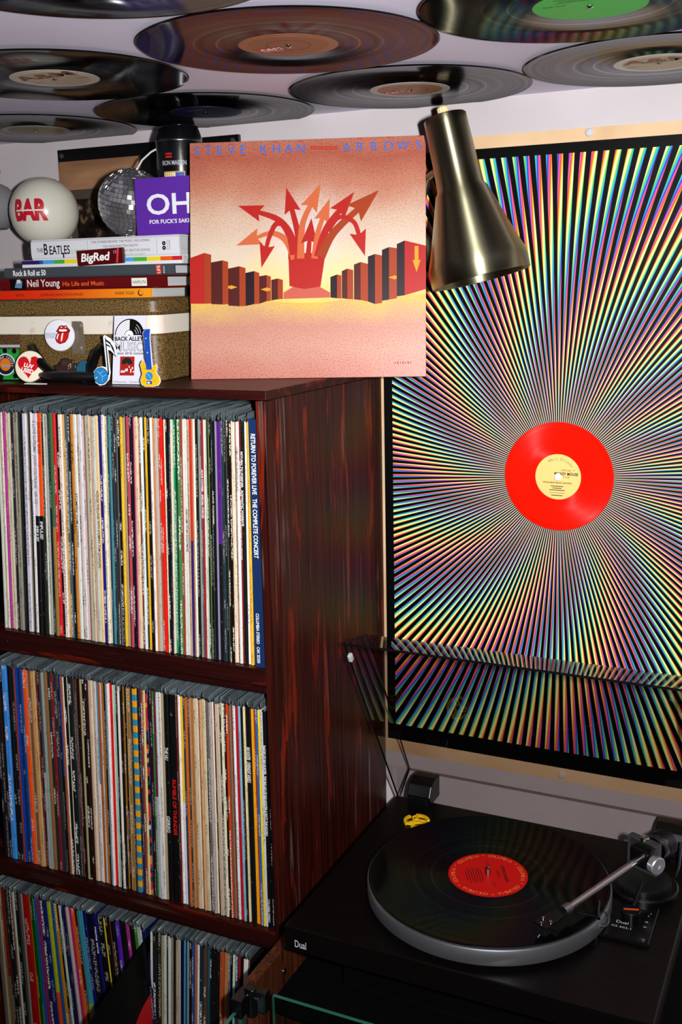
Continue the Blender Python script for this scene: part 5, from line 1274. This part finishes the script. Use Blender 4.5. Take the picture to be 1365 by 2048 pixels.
# gimbal ring frame (squarish loop) around the pivot
lo_ = [(-0.021, -0.022), (0.021, -0.022), (0.021, 0.022), (-0.021, 0.022)]
g = G(Mg2)
for a, b, c_, d_ in ((-0.0215, 0.0215, 0.0180, 0.0215), (-0.0215, 0.0215, -0.0215, -0.0180), (-0.0215, -0.0180, -0.018, 0.018), (0.0180, 0.0215, -0.018, 0.018)):
    g.box(a, b, c_, d_, -0.0055, 0.0055)
g.build('gimbal_frame', mat('gimbal_grey', '4a4a4e', 0.3, 0.6), tt, bevel=0.0012)
G(Mg2).box(-0.0125, 0.0125, -0.0125, 0.0125, -0.013, 0.013).build('pivot_block', AB, tt, bevel=0.003)
G(Matrix.Translation((PVX, PVY, PVZ + 0.0215))).lathe([(0.0060, 0), (0.0060, 0.004), (0.0045, 0.0052), (0.0015, 0.0045)], 24).build('bearing_screw', CHROME, tt, smooth=True)
# tracking force dial on the camera side of the block
fc = Vector((PVX, PVY, PVZ)) - side * (-0.0215 if side.x > 0 else 0.0215)
outw = Vector((0.80, -0.60, 0.0)).normalized()
Mfd = frame(Vector((0, 0, 1)).cross(outw), (0, 0, 1), Vector((PVX, PVY, PVZ - 0.002)) + outw * 0.021)
G(Mfd).lathe([(0.0115, -0.004), (0.0115, 0.004), (0.0105, 0.0052), (0.003, 0.0056), (0.0026, 0.0042), (0.0002, 0.0042)], 32).build('force_dial', mat('dial_metal', 'c8c8cc', 0.34, 0.8), tt, smooth=True)
pv = Vector((PVX, PVY, PVZ))
tip = Vector((STY.x, STY.y, 1.0755)) - adir * 0.052
G().tube([pv + adir * 0.010, tip], 0.0043, 16).build('arm_tube', mat('arm_tube_metal', 'c4c0c4', 0.25, 1.0), tt, smooth=True)
G().tube([tip - adir * 0.002, tip + adir * 0.010], 0.0066, 18).build('collar', STEEL, tt, smooth=True)
hs = thing  # headshell in its own frame: x along the arm, z up
Mh = frame(adir, Vector((0, 0, 1)).cross(adir), tip + adir * 0.010 + Vector((0, 0, 0.0)))
hsh = G(Mh).prism([(0, -0.0055), (0.014, -0.0085), (0.042, -0.0092), (0.044, 0.0090), (0.014, 0.0085), (0, 0.0055)], -0.0010, 0.0022).build('headshell', AB, tt, bevel=0.0008)
g = G(Mh)
for x, y in ((0.030, -0.0052), (0.030, 0.0056), (0.040, 0.0)): g.lathe([(0.0019, 0.0022), (0.0019, 0.0042), (0.0006, 0.0046)], 12, 0, T(x, y))
g.build('headshell_screw', CHROME, hsh, smooth=True)
G(Mh).box(0.019, 0.043, -0.0075, 0.0075, -0.0105, -0.0012).build('cartridge', mat('cartridge_black', '101012', 0.3), hsh, bevel=0.001)
G(Mh).tube([(0.041, 0, -0.0095), (0.046, 0, -0.0125)], 0.0006, 6).build('stylus', STEEL, hsh)
fs_ = -1 if (Mh.to_3x3() @ Vector((0, -1, 0))).x > 0 else 1
G(Mh).tube([(0.036, fs_ * 0.008, 0.001), (0.038, fs_ * 0.016, 0.0005), (0.041, fs_ * 0.024, 0.0022)], [0.0012, 0.0011, 0.0009], 8).build('finger_lift', AB, hsh, smooth=True)
Mcw = frame(Vector((0, 0, 1)).cross(-adir), (0, 0, 1), pv - adir * 0.016)
G(Mcw).lathe([(0.006, -0.006), (0.006, 0.002), (0.0095, 0.002), (0.0095, 0.006), (0.0155, 0.006), (0.0162, 0.008), (0.0162, 0.016), (0.0150, 0.017), (0.0165, 0.018), (0.0168, 0.034), (0.0155, 0.036), (0.001, 0.036)], 44).build('counterweight', mat('counterweight_metal', '5c5c60', 0.22, 1.0), tt, smooth=True)
g = G(Mcw)
for i in range(40): g.box(0.0164, 0.0175, -0.0007, 0.0007, 0.019, 0.033, 0, Matrix.Rotation(2 * PI * i / 40, 4, 'Z'))
g.build('knurled_ring', mat('knurl_dark', '2a2a2c', 0.3, 0.8), tt)
# cue lever wire behind the counterweight
G().tube([(-0.150, 1.300, TZ + 0.006), (-0.147, 1.302, TZ + 0.020), (-0.146, 1.312, TZ + 0.050)], 0.0016, 8).build('cue_wire', STEEL, tt, smooth=True)
# control plate with knob, lever and lettering
cp = G().box(-0.2225, -0.1575, 1.140, 1.226, TZ + 0.0001, TZ + 0.0055).build('control_plate', mat('control_plate_black', '060607', 0.22, spec=0.25), tt, bevel=0.0015)
g = G()
for x, y in ((-0.216, 1.147), (-0.1650, 1.147)): g.lathe([(0.0021, 0), (0.0021, 0.0010), (0.0005, 0.0014)], 12, 0, Matrix.Translation((x, y, TZ + 0.0055)))
g.build('plate_screw', STEEL, cp, smooth=True)
g = G(); FL = frame((1, 0, 0), (0, 1, 0), (0, 0, TZ + 0.0056))
g.text('Dual', 0.0080, FL @ T(-0.2010, 1.1700), 0, width=0.0140); g.text('CS 503-1', 0.0052, FL @ T(-0.2050, 1.1610), 0, width=0.0230)
g.text('45', 0.0042, FL @ T(-0.1695, 1.1830), 0); g.text('33', 0.0042, FL @ T(-0.1695, 1.1720), 0)
g.flat([(-0.168, 1.197), (-0.1668, 1.197), (-0.1668, 1.1985), (-0.168, 1.1985)], 0.0002, 0, T(0, 0, TZ + 0.0056)); g.flat([(-0.166, 1.203), (-0.1648, 1.203), (-0.1648, 1.2045), (-0.166, 1.2045)], 0.0002, 0, T(0, 0, TZ + 0.0056))
g.build('plate_lettering', SILVERP, cp)
kn = G(Matrix.Translation((-0.1870, 1.190, TZ + 0.0055))).lathe([(0.0115, 0), (0.0115, 0.008), (0.0105, 0.009), (0.001, 0.009)], 30).build('speed_knob', AB, tt, smooth=True)
G(Matrix.Translation((-0.1870, 1.190, TZ + 0.0146)) @ Matrix.Rotation(0.3, 4, 'Z')).box(-0.009, 0.009, -0.0012, 0.0012, 0, 0.0006).build('knob_mark', plain('c04818'), kn)
G().tube([(-0.1870, 1.196, TZ + 0.010), (-0.184, 1.215, TZ + 0.020), (-0.182, 1.232, TZ + 0.026)], [0.003, 0.0028, 0.0022], 10).build('cue_lever', AB, tt, smooth=True)
# arm rest post with clip
G().tube([(-0.2175, 1.1360, TZ), (-0.2175, 1.1360, TZ + 0.028)], 0.0042, 14).build('rest_post', AB, tt, smooth=True)
G().tube([(-0.2400, 1.1350, TZ + 0.0300), (-0.2180, 1.1360, TZ + 0.0290)], 0.0018, 8).build('rest_bar', AB, tt, smooth=True)
arc = [(-0.2130 + 0.010 * math.cos(a), 1.1360, TZ + 0.0285 + 0.011 * math.sin(a)) for a in [(-100 + 170 * i / 12) * PI / 180 for i in range(13)]]
G().tube(arc, 0.0014, 8).build('rest_clip', CHROME, tt, smooth=True)
G().tube([(-0.2155, 1.1360, TZ + 0.030), (-0.2165, 1.1365, TZ + 0.040), (-0.2160, 1.1370, TZ + 0.050)], [0.0022, 0.0022, 0.0010], 8).build('rest_latch', CHROME, tt, smooth=True)
# hinges
for hx0, hx1 in ((-0.5470, -0.5110), (-0.1880, -0.1500)):
    h = G().prism([(1.362, TZ), (1.358, TZ + 0.014), (1.366, TZ + 0.030), (1.382, TZ + 0.036), (1.402, TZ + 0.034), (1.402, TZ)], 0, hx1 - hx0, 0, Matrix(((0, 0, 1, hx0), (1, 0, 0, 0), (0, 1, 0, 0), (0, 0, 0, 1)))).build('lid_hinge', AB, tt, bevel=0.0015)
    G().box(hx0 + 0.003, hx1 - 0.003, 1.3555, 1.3600, TZ + 0.0003, TZ + 0.013).build('hinge_clip', BLACK, h, bevel=0.0008)
# raised acrylic lid: side profile in (y, z), panels with real thickness
P0, P1, P2, P3 = Vector((1.3790, 1.0240)), Vector((1.1944, 1.3354)), Vector((1.2701, 1.3227)), Vector((1.4232, 1.0540))
LX0, LX1 = TX0 + 0.0005, TX1 - 0.0005
th = 0.003
lid = G()
YZ = Matrix(((0, 0, 1, 0), (1, 0, 0, 0), (0, 1, 0, 0), (0, 0, 0, 1)))
for x0, x1 in ((LX0, LX0 + th), (LX1 - th, LX1)): lid.prism([tuple(q) for q in (P0, P3, P2, P1)], x0, x1, 0, YZ, side=1)
def panel(a, b):
    d = (b - a).normalized(); n_ = Vector((-d.y, d.x)); cen = (P0 + P1 + P2 + P3) / 4
    if (cen - a).dot(n_) < 0: n_ = -n_
    lid.prism([tuple(a), tuple(b), tuple(b + n_ * th), tuple(a + n_ * th)], LX0 + th, LX1 - th, 0, YZ)
k0 = len(lid.mi)
panel(P3, P2); panel(P2, P1); panel(P3, P0)
# cut edges of the rim: last side face of the end panels
for q in (k0 + 6 + 3, k0 + 12 + 3): lid.mi[q] = 1
lid.build('dust_cover', [ACRYL, ACRYL_EDGE], tt)
G(Matrix.Translation((LX0 + 0.0062, 1.2050, 1.3120)) @ Matrix.Rotation(0.5, 4, 'X')).box(-0.003, 0.003, -0.004, 0.004, -0.006, 0.006).build('lid_bumper', mat('clear_rubber', 'a8b4ac', 0.25), tt, bevel=0.0018)
